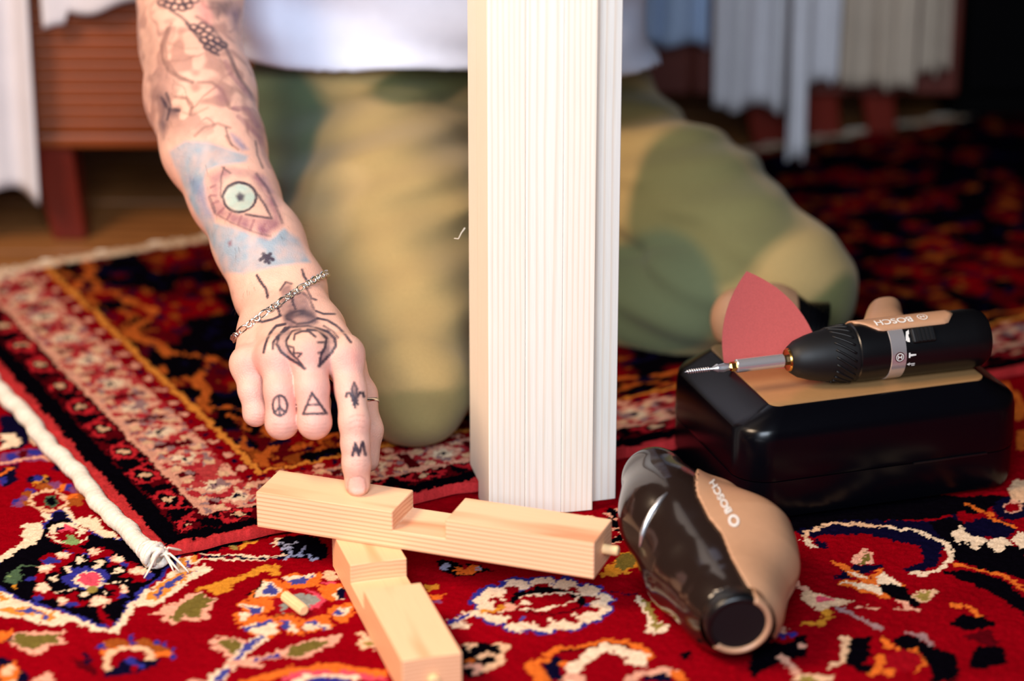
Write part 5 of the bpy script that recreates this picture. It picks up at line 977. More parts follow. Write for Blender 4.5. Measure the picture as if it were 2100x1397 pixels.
('L','ink',1.3,0.9,'-2175,9496 -2176,9489 -2180,9482 -2186,9477 -2193,9474 -2202,9473 -2210,9474 -2218,9477 -2225,9482 -2229,9489 -2231,9496 -2231,9503 -2227,9509 -2221,9514 -2214,9517 -2205,9518 -2196,9517 -2188,9514 -2182,9509 -2177,9503 -2175,9496'),
('L','ink',1.3,0.9,'-2131,9465 -2132,9458 -2136,9452 -2141,9447 -2149,9444 -2158,9443 -2166,9444 -2174,9447 -2181,9452 -2185,9458 -2187,9465 -2186,9472 -2183,9479 -2177,9484 -2169,9487 -2161,9488 -2152,9487 -2144,9484 -2138,9479 -2133,9472 -2131,9465'),
('L','ink',1.3,0.9,'-2113,9405 -2114,9398 -2117,9392 -2123,9387 -2131,9383 -2139,9382 -2148,9383 -2156,9387 -2162,9392 -2167,9398 -2169,9405 -2168,9412 -2164,9418 -2159,9423 -2151,9426 -2142,9428 -2134,9426 -2126,9423 -2119,9418 -2115,9412 -2113,9405'),
('L','ink',1.3,0.9,'-2153,9382 -2154,9375 -2157,9369 -2163,9364 -2171,9361 -2179,9360 -2188,9361 -2196,9364 -2202,9369 -2207,9375 -2209,9382 -2208,9389 -2205,9396 -2199,9401 -2191,9404 -2183,9405 -2174,9404 -2166,9401 -2159,9396 -2155,9389 -2153,9382'),
('L','ink',1.3,0.9,'-2096,9360 -2097,9353 -2100,9347 -2106,9342 -2113,9338 -2122,9337 -2131,9338 -2139,9342 -2145,9347 -2150,9353 -2151,9360 -2151,9367 -2147,9373 -2141,9378 -2134,9381 -2125,9382 -2117,9381 -2109,9378 -2102,9373 -2098,9367 -2096,9360'),
('L','ink',1.3,0.9,'-2069,9382 -2070,9375 -2074,9369 -2080,9364 -2087,9361 -2096,9360 -2104,9361 -2112,9364 -2119,9369 -2123,9375 -2125,9382 -2124,9389 -2121,9396 -2115,9401 -2108,9404 -2099,9405 -2090,9404 -2082,9401 -2076,9396 -2071,9389 -2069,9382'),
('L','ink',1.3,0.9,'-2052,9330 -2053,9323 -2056,9317 -2062,9312 -2070,9308 -2078,9307 -2087,9308 -2095,9312 -2101,9317 -2106,9323 -2107,9330 -2107,9337 -2103,9343 -2097,9348 -2090,9351 -2081,9352 -2073,9351 -2065,9348 -2058,9343 -2054,9337 -2052,9330'),
('L','ink',1.3,0.9,'-2078,9307 -2079,9300 -2082,9294 -2088,9289 -2096,9286 -2104,9285 -2113,9286 -2121,9289 -2127,9294 -2132,9300 -2134,9307 -2133,9314 -2129,9321 -2123,9326 -2116,9329 -2107,9330 -2099,9329 -2091,9326 -2084,9321 -2080,9314 -2078,9307'),
('L','ink',1.3,0.9,'-2026,9352 -2026,9345 -2030,9339 -2036,9334 -2043,9331 -2052,9330 -2060,9331 -2068,9334 -2075,9339 -2079,9345 -2081,9352 -2080,9359 -2077,9366 -2071,9371 -2064,9374 -2055,9375 -2046,9374 -2038,9371 -2032,9366 -2027,9359 -2026,9352'),
('L','ink',1.3,0.9,'-2121,9330 -2122,9323 -2126,9317 -2131,9312 -2139,9308 -2148,9307 -2156,9308 -2164,9312 -2171,9317 -2175,9323 -2177,9330 -2176,9337 -2173,9343 -2167,9348 -2159,9351 -2151,9352 -2142,9351 -2134,9348 -2128,9343 -2123,9337 -2121,9330'),
('L','ink',2.2,0.6,'-2251,9564 -2192,9533 -2132,9480 -2055,9375 -1991,9255 -1925,9107 -1850,9004 -1786,8872'),
('L','ink',2,0.7,'-2317,9511 -2224,9405 -2148,9315 -2075,9270'),
('P','pinks',5,0.6,'-2271,9648 -2203,9678 -2139,9571 -2149,9511 -2207,9541'),
('L','grey2',2.5,0.7,'-2447,9480 -2493,9360 -2468,9240 -2412,9151 -2324,9092 -2239,9062'),
('L','grey2',2,0.5,'-2428,9511 -2465,9360 -2432,9225 -2354,9121 -2268,9077'),
('P','grey2',14,0.45,'-2659,9511 -2586,9556 -2521,9450 -2504,9330 -2528,9210 -2591,9136 -2629,9255'),
('P','ink',12,0.35,'-2595,9107 -2514,9210 -2451,9121 -2487,9062 -2453,8989 -2561,8960'),
('P','inkb',6,0.6,'-2473,8974 -2415,8945 -2390,8894 -2320,8872 -2328,8814 -2396,8814 -2410,8742 -2431,8670 -2489,8785 -2467,8843'),
('P','ink',10,0.35,'-2577,8989 -2470,9018 -2423,8960 -2455,8857 -2525,8872'),
('L','ink',2.2,0.7,'-2465,8960 -2402,8872 -2318,8857'),
('L','ink',2,0.7,'-2426,8989 -2391,8901 -2409,8799'),
('L','grey2',2.2,0.6,'-2355,8960 -2271,8945 -2225,8887 -2234,8828'),
('L','grey2',1.8,0.5,'-2193,8670 -2130,8727 -2037,8756 -1953,8727'),
('L','grey2',2,0.5,'-2198,9062 -2102,9062 -2028,9004 -1964,8872 -1908,8857'),
('P','mauve',6,0.5,'-2072,9033 -2031,9033 -1982,8930 -2019,8872 -2064,8930'),
('L','mauve',3,0.6,'-2017,9225 -1983,9136 -1893,9033 -1833,8960'),
('L','mauve',3,0.6,'-1936,8872 -1854,8872 -1778,8756'),
('L','mauve',2.5,0.5,'-1905,8814 -1817,8727 -1759,8670 -1724,8555 -1677,8456'),
('P','mauve',12,0.3,'-1909,8872 -1802,8901 -1737,8756 -1716,8641 -1769,8626 -1846,8756'),
('L','grey2',1.8,0.25,'-2432,9225 -2308,9225 -2241,9255'),
('L','grey2',1.6,0.2,'-2430,9360 -2315,9315 -2218,9315'),
('L','grey2',1.6,0.3,'-2290,8843 -2219,8814 -2114,8872'),
('L','grey2',1.6,0.6,'-1976,8670 -1944,8612 -1887,8569'),
('L','ink',1.2,0.6,'-1980,8727 -1970,8684 -1930,8598')
]
sk = np.empty((len(v), 3), np.float32); sk[:] = srgb(226,178,158)[:3]
mott = vnoise(v*120, 51); mot2 = vnoise(v*38, 52)
sk *= (.93+.10*mott)[:, None]; sk[:, 1:] *= (1.03-.08*mot2)[:, None]
VN = np.array((0, .9309, -.3652)); ax = v[:, 0]*1e4; ay = (v[:, 1]*.3652+v[:, 2]*.9309)*1e4; face = np.clip((-(nr@VN)-.05)/.25, 0, 1)
zdep = v@VN+.2846
wn = vnoise(v*np.array((55, 40, 40)), 57)*.6+vnoise(v*140, 58)*.4; wash = np.clip((wn-.50)/.10, 0, 1)*np.clip((ay-np.float32(8600))/150, 0, 1)*.55*(face > 0)
cn = vnoise(v*np.array((42, 34, 34))+vnoise(v*90, 60)[:, None]*.5, 63); wash = np.maximum(wash, np.exp(-((cn-.5)/.022)**2)*.62*np.clip((ay-np.float32(8636))/80, 0, 1))
sk = sk*(1-wash[:, None])+np.array(srgb(134,92,86)[:3], np.float32)*wash[:, None]
lift = np.zeros(len(v), np.float32); jn = (vnoise(v*700, 55)-.5)*5
for k, col, w, al, s in TATTOO:
    P = parse(s); px = [p[0] for p in P]; py = [p[1] for p in P]; g = w*12+15
    sel = np.nonzero((ax > min(px)-g) & (ax < max(px)+g) & (ay > min(py)-g) & (ay < max(py)+g) & (face > 0))[0]
    if not len(sel): continue
    x, y = ax[sel], ay[sel]
    if k == 'L': cov = np.clip((w*5.8+4-seg_dist(x+jn[sel], y, P))/8, 0, 1)
    else:
        sd = seg_dist(x, y, P, True)*np.where(in_poly(x, y, P), 1, -1); cov = np.clip(.5+sd/(w*10), 0, 1)
    if col not in ('flush', 'rosy', 'pale', 'nail', 'naillight', 'crease', 'skinl'): al = al*1.05*(.82+.35*vnoise(v[sel]*300, 53))
    if col in ('skyb', 'mauve', 'grey'): al = al*(.45+.75*vnoise(v[sel]*np.array((160, 90, 90)), 59))
    cov = np.clip(cov*al, 0, 1)*face[sel]
    cov = np.where((y < 7141) & (zdep[sel] > 1.768), 0, cov)      # not on the thumb tucked behind the forefinger
    sk[sel] = sk[sel]*(1-cov[:, None])+np.array(srgb(*INK[col])[:3], np.float32)*cov[:, None]
    if col == 'nail': lift[sel] = np.maximum(lift[sel], cov*.00035)
    if col == 'crease': lift[sel] -= cov*.00025
v2 = v+nr*lift[:, None]
person = empty('person', (-0.0793,1.7613,0.0080)); tag(person, 'kneeling person in white T-shirt and camouflage trousers, tattooed arm pointing at the bar', 'person')
p0 = np.array(person.location)
me = npmesh('body', v2-p0, Q); set_col(me, sk); body = link('body', me, 'skin', person); body['label'] = 'bare tattooed right arm and hand with the forefinger stretched out'
# short dark hairs on forearm and wrist
hv = MB(); AX = (Vector(W1)+Vector(W2))*.5-Vector(FORE[1][0]); AX.normalize()
cand = np.nonzero((ay < np.quantile(ay, .62)) & (v[:, 1] > 1.70) & (np.abs(nr[:, 0]) > .35))[0]
for i in rng.choice(cand, 800, replace=False):
    n = Vector(nr[i]); p = Vector(v[i]); t = (AX+n*rng.uniform(.25, .6)+Vector(rng.normal(0, .25, 3))).normalized(); L_ = rng.uniform(.004, .009); sdw = t.cross(n).normalized()*.00008
    m_ = p+t*L_*.55; e_ = p+t*L_+AX*.0012
    hv.add([p-sdw-p0v if False else p-sdw, p+sdw, m_+sdw*.7, m_-sdw*.7, e_], [(0,1,2,3), (3,2,4)])
hv.v = [tuple(Vector(q)-person.location) for q in hv.v]
hv.build('arm_hair', 'hair_strand', person)['kind'] = 'stuff'

# ------------------------------------------------------------------ trousers
HR, KR, AR = (-0.1236,2.1341,0.1404), (-0.0703,1.7740,0.0494), (-0.0528,2.0492,0.0335)
HL, KL, AL = (0.0409,2.1806,0.0946), (0.2116,1.9461,0.0583), (0.0669,1.9910,0.0221)
def trouser_sdf(p):
    rl = chain(p, [(HR, .086), (tuple((np.array(HR)*.45+np.array(KR)*.55)), .080), (KR, .0445)], .03)
    rs = chain(p, [(KR, .040), (tuple(np.array(KR)*.6+np.array(AR)*.4), .047), (AR, .034)], .02)
    ll = chain(p, [(HL, .084), (tuple((np.array(HL)*.45+np.array(KL)*.55)), .071), (KL, .0525)], .03)
    ls = chain(p, [(KL, .043), (tuple(np.array(KL)*.5+np.array(AL)*.5), .044), (AL, .036)], .02)
    pv = cone(p, HR, HL, .088, .082); pv2 = cone(p, tuple(np.array(HR)+(.03,.03,.07)), tuple(np.array(HL)+(-.03,.03,.10)), .085, .080)
    d = smin(smin(smin(rl, ll, .03), smin(pv, pv2, .04), .05), smin(rs, ls, .006), .006)
    d = np.maximum(d, .0085-p[:, 2])
    w = (vnoise(p*np.array((6, 6, 6), np.float32), 61)-.5)
    q = (p-np.array(HR, np.float32))
    lap = np.exp(-np.maximum(0, .0+np.abs(q[:, 2]-.05)-.06)*22)*np.exp(-np.maximum(0, q[:, 0]+.02)*-0)      # creases where the thigh meets the body
    cr = np.sin((p[:, 2]*1.9+p[:, 1]*.55-p[:, 0]*.35)*95+w*9)
    k2 = np.exp(-((p[:, 0]-.10)/.09)**2-((p[:, 2]-.07)/.06)**2)*np.sin((p[:, 2]*1.6-p[:, 1]*.4+p[:, 0]*.15)*120+w*7)
    k3 = np.exp(-((p[:, 0]+.03)/.05)**2-((p[:, 2]-.13)/.09)**2)*np.sin((p[:, 2]*1.3+p[:, 0]*.9)*110+w*8)
    return d+.0022*lap*cr+.0030*k2+.0038*k3+.004*w
v, Q, nr = surface(trouser_sdf, (-.26,1.66,-.01), (.33,2.42,.33), .004)
base = np.array(srgb(166,142,94)[:3], np.float32); tc = np.tile(base, (len(v), 1))
wp = v+np.stack([vnoise(v*16, 71+i)-.5 for i in range(3)], -1)*.045
for (ctr, sx, sy, sz, col) in [((-0.1998,2.0215,0.1820), .055, .12, .085, (82,98,72)), ((-0.0571,2.0467,0.1915), .09, .06, .016, (96,96,60)), ((0.1471,1.9905,0.1030), .062, .10, .055, (104,104,70)), ((0.1046,1.9470,0.0469), .07, .10, .05, (82,94,72)),
     ((0.1941,2.0248,0.1356), .03, .06, .03, (120,110,76)), ((0.2358,1.8829,0.0477), .045, .06, .03, (108,108,68)), ((-0.0568,1.7063,0.0357), .05, .08, .018, (140,126,82)), ((0.0948,2.1113,0.1370), .03, .06, .03, (120,106,66)), ((-0.1257,1.8944,0.1319), .03, .05, .05, (178,152,104))]:
    q = (wp-np.array(ctr))/np.array((sx, sy, sz)); dd = np.sqrt((q*q).sum(1)); cv = np.clip((1-dd)/.22+.5, 0, 1)[:, None]; tc = tc*(1-cv)+np.array(srgb(*col)[:3])*cv
me = npmesh('trousers', v-p0, Q); set_col(me, tc); o = link('trousers', me, 'camo', person); o['label'] = 'olive and khaki camouflage trousers'

# ------------------------------------------------------------------ T-shirt
SB, ST = np.array((-0.0631,2.1288,0.1953)), np.array((-.075, 2.05, .60))
def shirt_sdf(p):
    t = np.clip((p[:, 2]-SB[2])/(ST[2]-SB[2]), -.2, 1.2)[:, None]; c = SB+(ST-SB)*t; q = p-c
    hw = .172+.035*np.clip(t[:, 0], 0, 1); hd = .112+.01*t[:, 0]
    r = np.sqrt((q[:, 0]/hw)**2+(q[:, 1]/hd)**2); d = (r-1)*hd*.93
    d = smin(d, cone(p, (-.20,2.05,.60), (.06,2.07,.60), .075, .075), .05)
    d = smin(d, cone(p, (-0.2425,2.0086,0.6009), (-0.2398,1.9843,0.4760), .066, .064), .03)
    fold = np.sin((p[:, 2]*1.15+p[:, 0]*.62)*62+9*(vnoise(p*5, 81)-.5))
    fold2 = np.sin((p[:, 2]*1.0-p[:, 0]*.30)*90+9*(vnoise(p*4, 82)-.5))
    hem = .2035+.0075*np.sin(p[:, 0]*16+2.4)+(-.045*np.clip((p[:, 0]+.02), -.2, .2))
    d = d+.0030*fold*1.25+.0016*fold2-.006*np.exp(-((p[:, 2]-hem)/.012)**2)
    d = np.maximum(d, hem-p[:, 2])
    return np.maximum(d, p[:, 2]-.665)
v, Q, nr = surface(shirt_sdf, (-.34,1.90,.15), (.16,2.35,.69), .0045)
me = npmesh('t_shirt', v-p0, Q); o = link('t_shirt', me, 'cotton', person); o['label'] = 'white cotton T-shirt'

# ------------------------------------------------------------------ bracelet and ring
bc = Vector((-0.1556,1.7138,0.1314)); e1 = (Vector((-0.1322,1.7369,0.1412))-Vector((-0.1790,1.6832,0.1246))).normalized(); e2 = Vector((0, -.9309, .3652)); e2 = (e2-e1*e2.dot(e1)).normalized()
loop = []
for k in range(240):
    a = 2*PI*k/240; dr = e1*math.cos(a)+e2*math.sin(a); rr = np.linspace(.012, .075, 130); pts = np.array([tuple(bc+dr*float(r)) for r in rr], np.float32); s = arm_sdf(pts); i = np.argmax(s > 0.0015); loop.append(bc+dr*float(rr[i]))
for _ in range(6): loop = [(loop[i-1]+loop[i]*2+loop[(i+1) % 240])*.25 for i in range(240)]
cum = [0.]
for i in range(240): cum.append(cum[-1]+(loop[(i+1) % 240]-loop[i]).length)
def on_loop(s):
    s = s % cum[-1]; i = int(np.searchsorted(cum, s, 'right'))-1; f = (s-cum[i])/(cum[i+1]-cum[i]+1e-9); return loop[i % 240].lerp(loop[(i+1) % 240], f)
def torus(a, b, r, n=16, m=8): return MB().loft([[((a+r*math.cos(2*PI*j/m))*math.cos(2*PI*i/n), (b+r*math.cos(2*PI*j/m))*math.sin(2*PI*i/n), r*math.sin(2*PI*j/m)) for j in range(m)] for i in range(n+1)], False).mesh('chain_link', True)
small = torus(.0021, .0018, .0008); long_ = torus(.0042, .0020, .00088)
br = empty('chain_bracelet', bc); tag(br, 'silver figaro chain bracelet round the tattooed wrist', 'bracelet')
s = 0; k = 0
while s < cum[-1]-.002:
    lg = k % 4 == 3; ln = .0066 if lg else .0035; p = on_loop(s+ln/2); t = (on_loop(s+ln/2+.001)-on_loop(s+ln/2-.001)).normalized(); n = (p-bc).normalized(); n = (n-t*n.dot(t)).normalized(); b = n.cross(t)
    a = R(28 if k % 2 else -28); n2_ = n*math.cos(a)+b*math.sin(a); b2_ = n2_.cross(t)
    o = link('chain_link', long_ if lg else small, 'silver', br); o.matrix_basis = Matrix(((t.x,b2_.x,n2_.x,p.x-bc.x),(t.y,b2_.y,n2_.y,p.y-bc.y),(t.z,b2_.z,n2_.z,p.z-bc.z),(0,0,0,1))); s += ln; k += 1
ta = Vector((-0.0994,1.6551,0.0914)); tb = Vector((-0.0943,1.6420,0.0718)); tt = (tb-ta).normalized(); tm = ta.lerp(tb, .25)
rg = MB().loft([[(.0100*math.cos(2*PI*i/40)*k, .0100*math.sin(2*PI*i/40)*k, z) for i in range(40)] for k, z in ((1,-.0011),(1.06,-.0012),(1.08,0),(1.06,.0012),(1,.0011),(.985,0),(1,-.0011))], False).build('thumb_ring', 'silver', None, smooth=True)
rg.location = tm; rg.rotation_euler = tt.to_track_quat('Z', 'Y').to_euler(); tag(rg, 'thin silver ring on the thumb behind the forefinger', 'ring')

# ------------------------------------------------------------------ case with bronze lid plate
def rrect(a, b, r, z, n=10, ox=0, oy=0):
    out = []
    for cx, cy, a0 in ((a-r, b-r, 0), (-a+r, b-r, 90), (-a+r, -b+r, 180), (a-r, -b+r, 270)):
        for i in range(n+1): t = R(a0+90*i/n); out.append((ox+cx+r*math.cos(t), oy+cy+r*math.sin(t), z))
    return out
case = empty('tool_case', (.2303, 1.7427, .0004), (0,0,.3132)); tag(case, 'black glossy tool case with a bronze plate on its lid', 'case')
ca, cb = .104, .0720
MB().loft([rrect(ca-.008, cb-.008, .018, 0), rrect(ca-.002, cb-.002, .022, .003), rrect(ca, cb, .024, .010), rrect(ca, cb, .024, .030)]).build('lower_shell', 'black_gloss', case, smooth='auto')
lid = MB().loft([rrect(ca, cb, .024, .0308), rrect(ca+.0006, cb+.0006, .024, .034), rrect(ca, cb, .024, .058), rrect(ca-.001, cb-.001, .024, .064), rrect(ca-.004, cb-.0025, .022, .0672), rrect(ca-.0235, cb-.0125, .012, .0778), rrect(ca-.025, cb-.0145, .010, .0785)]).build('lid', 'black_gloss', case, smooth='auto')
MB().loft([rrect(.0790, .0576, .008, .0782), rrect(.0790, .0576, .008, .0792), rrect(.0784, .0570, .0076, .0795)]).build('lid_plate', 'bronze_panel', lid, smooth='auto')
MB().box(.02, .075, -cb-.0012, -cb+.001, .0298, .0310).build('latch_seam', 'black_satin', case)

# ------------------------------------------------------------------ text as flat print
def text_mesh(txt, size):
    cu = bpy.data.curves.new('print', 'FONT'); cu.body = txt; cu.size = size; cu.align_x = 'CENTER'; cu.align_y = 'CENTER'; cu.offset = size*.02
    ob = bpy.data.objects.new('print', cu); COL.objects.link(ob); dg = bpy.context.evaluated_depsgraph_get(); me = bpy.data.meshes.new_from_object(ob.evaluated_get(dg)); bpy.data.objects.remove(ob); return me
def wrap_cyl(me, x0, ang, r, rot, sub=True):
    """lay flat print (x, y) on a cylinder about X: local x -> along X, y -> round it"""
    bm = bmesh.new(); bm.from_mesh(me)
    if sub: bmesh.ops.subdivide_edges(bm, edges=bm.edges, cuts=1)
    for v_ in bm.verts:
        x, y = v_.co.x*math.cos(rot)-v_.co.y*math.sin(rot), v_.co.x*math.sin(rot)+v_.co.y*math.cos(rot); a = ang+y/r; v_.co = (x0-x, r*math.cos(a), r*math.sin(a))
    bm.to_mesh(me); bm.free(); return me
def disc_ring(r0, r1, n=28):
    me = bpy.data.meshes.new('ring'); v_ = [(r*math.cos(2*PI*i/n), r*math.sin(2*PI*i/n), 0) for r in (r0, r1) for i in range(n)]; me.from_pydata(v_, [], [(i, (i+1) % n, n+(i+1) % n, n+i) for i in range(n)]); return me
def flat(polys):
    me = bpy.data.meshes.new('mark'); v_ = []; f = []
    for P in polys: f.append(tuple(range(len(v_), len(v_)+len(P)))); v_ += [(x, y, 0) for x, y in P]
    me.from_pydata(v_, [], f); return me

# ------------------------------------------------------------------ cordless screwdriver on the case; local X runs from chuck to rear
da, db = Vector((0.1858,1.6946,0.1005)), Vector((0.3221,1.7369,0.1005)); dx = (db-da).normalized(); DL = (db-da).length
drill = empty('cordless_screwdriver', (da.x, da.y, da.z)); drill.rotation_euler = (0, 0, math.atan2(dx.y, dx.x))
tag(drill, 'black cordless screwdriver with tan shell lying on the bronze lid plate', 'power tool')
k = DL/.395      # metres per hundred image steps along the body
X_ = lambda u: (u-1617)*DL/395.
ch = MB().lathe([(X_(1617), .0078), (X_(1619), .0092), (X_(1632), .0125), (X_(1655), .0153), (X_(1680), .0172), (X_(1705), .0184), (X_(1736), .0196), (X_(1741), .0192)], 48).build('chuck', 'black_rubber', drill, smooth='auto')
MB().lathe([(X_(1614), .0066), (X_(1614)-.0002, .0074), (X_(1617), .0080), (X_(1620), .0080)], 40).build('nose_ring', 'brass', ch, smooth='auto')
for i in range(22):     # slanted grip grooves shown as raised ribs
    a0 = 2*PI*i/22; p = []
    for j in range(7): x = X_(1694)+(X_(1732)-X_(1694))*j/6; a = a0+j*.085; r = .0180+(.0196-.0180)*j/6; p.append((x, r*math.cos(a), r*math.sin(a)))
    MB().tube(p, .0009, 5).build('grip_rib', 'black_rubber', ch, smooth=True)
bd = MB().lathe([(X_(1741), .0188), (X_(1744), .0198), (X_(1760), .0202), (X_(1800), .0200), (X_(1900), .0203), (X_(1975), .0206), (X_(2000), .0198), (X_(2012), .0175), (X_(2018), .012)], 56).build('body', 'black_satin', drill, smooth='auto')
MB().lathe([(X_(1801), .0200), (X_(1802), .0206), (X_(1831), .0206), (X_(1832), .0200)], 56, False).build('metal_band', 'chrome', bd, smooth='auto')
# bit holder, bit
hd = MB().lathe([(X_(1512), .0040), (X_(1514), .0046), (X_(1605), .0046), (X_(1607), .0040)], 32).build('bit_holder', 'chrome', drill, smooth='auto')
MB().lathe([(X_(1605), .0034), (X_(1622), .0034)], 6).build('shank', 'black_satin', hd)
bt = MB().lathe([(X_(1513), .0032), (X_(1502), .0032), (X_(1498), .0024)], 6).build('screwdriver_bit', 'brass', drill)
for i in range(4):
    a = PI/2*i+.3; n_ = (0, math.cos(a), math.sin(a)); tn = (0, -math.sin(a), math.cos(a))
    prof = [(X_(1499), .0022, .0011), (X_(1488), .0034, .0010), (X_(1474), .0026, .0008), (X_(1468), .0010, .0004)]
    MB().loft([[(x, n_[1]*q0+tn[1]*q1, n_[2]*q0+tn[2]*q1) for q0, q1 in ((0,-w), (r,-w*.8), (r,w*.8), (0,w))] for x, r, w in prof]).build('bit_flute', 'bright_steel', bt)
# tan shell: a curved panel over the rear side that is turned up, running into the handle
UP = R(90)               # angle 0 = +Y (away), 90 = up, 180 = towards the viewer
def panel(u0, u1, a0, a1, r, n=14, m=22, ease=None):
    g = []
    for i in range(m+1):
        f = i/m; x = X_(u0)+(X_(u1)-X_(u0))*f; lo_, hi_ = (a0, a1) if ease is None else ease(f)
        g.append([(x, r*math.cos(lo_+(hi_-lo_)*j/n), r*math.sin(lo_+(hi_-lo_)*j/n)) for j in range(n+1)])
    mb = MB(); v_ = [p for row in g for p in row]; mb.add(v_, [(i*(n+1)+j, i*(n+1)+j+1, (i+1)*(n+1)+j+1, (i+1)*(n+1)+j) for i in range(m) for j in range(n)]); me = mb.mesh('shell', True)
    return me
def ez(f):
    k_ = min(1, f/.22); s_ = k_*k_*(3-2*k_); e_ = min(1, (1-f)/.10); return (R(-60), R(88)+R(34)*s_*(.3+.7*e_))
sh = link('shell_panel', panel(1748, 1945, 0, 0, .0212, ease=ez), 'tan_plastic', drill); md = sh.modifiers.new('thick', 'SOLIDIFY'); md.thickness = .0012; md.offset = -1
# handle: tan, leaving the body away from the viewer and curving up at its butt
HX = X_(1815)
hp = [((HX+.004, .010, .002), .0220, .0165), ((HX+.008, .022, .003), .0180, .0155), ((HX+.013, .034, .002), .0155, .0150), ((HX+.018, .044, .002), .0145, .0150), ((HX+.021, .050, .0025), .0135, .0145), ((HX+.022, .053, .0025), .010, .0115)]
rings = []
for (c_, a_, b_) in hp: rings.append([(c_[0]+a_*math.copysign(abs(math.cos(t))**.8, math.cos(t)), c_[1], c_[2]+b_*math.copysign(abs(math.sin(t))**.8, math.sin(t))) for t in [2*PI*i/28 for i in range(28)]])
hn = MB().loft(rings).build('handle', 'tan_plastic', drill, smooth='auto')
MB().box(HX+.024, HX+.036, .024, .034, -.006, .006).build('trigger', 'black_satin', hn, bevel=.003)
# prints: maker's name upside down on the shell, emblem, mode marks, slider
link('maker_name', wrap_cyl(text_mesh('BOSCH', .0086), X_(1822), R(100), .02155, 0), 'white_print', sh)
link('maker_emblem', wrap_cyl(disc_ring(.0030, .0037), X_(1882), R(98), .02155, 0, False), 'white_print', sh)
link('maker_emblem_anchor', wrap_cyl(flat([[(-.0016,-.0014),(-.0009,-.0014),(-.0009,.0014),(-.0016,.0014)], [(.0009,-.0014),(.0016,-.0014),(.0016,.0014),(.0009,.0014)], [(-.0009,-.0004),(.0009,-.0004),(.0009,.0004),(-.0009,.0004)]]), X_(1882), R(98), .02155, 0, False), 'white_print', sh)
FV = R(170)
link('badge_disc', wrap_cyl(disc_ring(.0001, .0036), X_(1817), FV+.12, .0208, 0, False), 'red_badge', bd)
link('band_emblem', wrap_cyl(disc_ring(.0023, .0029), X_(1817), FV+.12, .0210, 0, False), 'white_print', bd)
link('band_emblem_core', wrap_cyl(flat([[(-.0015,-.0013),(-.0008,-.0013),(-.0008,.0013),(-.0015,.0013)], [(.0008,-.0013),(.0015,-.0013),(.0015,.0013),(.0008,.0013)], [(-.0008,-.0004),(.0008,-.0004),(.0008,.0004),(-.0008,.0004)]]), X_(1817), FV+.12, .0210, 0, False), 'white_print', bd)
link('drill_mark', wrap_cyl(flat([[(-.0016,-.0045),(.0010,-.0030),(.0018,.0040),(-.0002,.0045)], [(.0005,-.004),(.0022,.0005),(.0026,.0035),(.0014,.0030)]]), X_(1839), R(138), .02055, 0, False), 'white_print', bd)
link('screw_mark', wrap_cyl(flat([[(-.003,-.0005),(.0012,-.0008),(.0012,.0008),(-.003,.0005)], [(.0012,-.0018),(.0024,-.0018),(.0024,.0018),(.0012,.0018)]]), X_(1842), FV+.10, .02055, 0, False), 'white_print', bd)
link('direction_mark', wrap_cyl(flat([[(-.003,-.0004),(.0008,-.0004),(.0008,.0004),(-.003,.0004)], [(.0008,-.0014),(.0030,0),(.0008,.0014)], [(-.003,.0010),(-.0006,.0010),(-.0006,.0017),(-.003,.0017)]]), X_(1841), FV+.42, .02055, 0, False), 'white_print', bd)
sl_ = MB().box(-.0085, .0085, -.0052, .0052, -.001, .0028).build('mode_slider', 'black_rubber', bd, bevel=.0012)
sl_.location = (X_(1868), .0203*math.cos(R(140)), .0203*math.sin(R(140))); sl_.rotation_euler = (R(140)-PI/2, 0, 0)
for i in range(4):
    rbm = MB().box(-.0009, .0009, -.0048, .0048, 0, .0012).build('slider_rib', 'black_rubber', sl_); rbm.location = (-.0045+i*.003, 0, .0026)
# wood screw held on the bit
sx = lambda u: da+dx*X_(u)
scw = empty('wood_screw', tuple(sx(1411))); scw.rotation_euler = drill.rotation_euler; tag(scw, 'small bright wood screw held on the tip of the screwdriver bit', 'screw')
L_ = X_(1476)-X_(1411)
MB().lathe([(0, .0002), (.003, .0008), (.006, .0010), (L_-.004, .0011), (L_-.0008, .0030), (L_, .0031)], 20).build('shank', 'bright_steel', scw, smooth='auto')
hel = []; rr_ = []
for i in range(150):
    f = i/149; x = .0015+f*(L_-.007); a = f*10*2*PI; r = min(.0013, .0003+x*.28); hel.append((x, r*math.cos(a), r*math.sin(a))); rr_.append(.0005)
MB().tube(hel, rr_, 5).build('thread_ridge', 'bright_steel', scw, smooth=True)

# ------------------------------------------------------------------ sanding sheet leaning behind the screwdriver
def arc(p, q, bul, n=14):
    p, q = np.array(p), np.array(q); m = np.array([-(q-p)[1], (q-p)[0]]); return [tuple(p+(q-p)*i/n+m*bul*4*(i/n)*(1-i/n)) for i in range(n)]
Cn = [np.array((0., 0.)), np.array((66., 8.)), np.array((15.5, 67.))]
out = arc(Cn[0], Cn[1], -.10)+arc(Cn[1], Cn[2], -.125)+arc(Cn[2], Cn[0], -.115)
sp0 = Vector((0.1463,1.7287,0.0800)); sheet = empty('sanding_sheet', tuple(sp0)); sheet.rotation_euler = (-R(17), 0, R(3)); tag(sheet, 'pinkish red curved triangular sanding sheet standing on the tool case', 'sandpaper')
MB().prism([(x*.001, y*.001) for x, y in out], -.0005, 0).build('abrasive_face', 'sandpaper', sheet)
MB().prism([(x*.001, y*.001) for x, y in out], .0001, .0007).build('backing', 'paper_back', sheet)

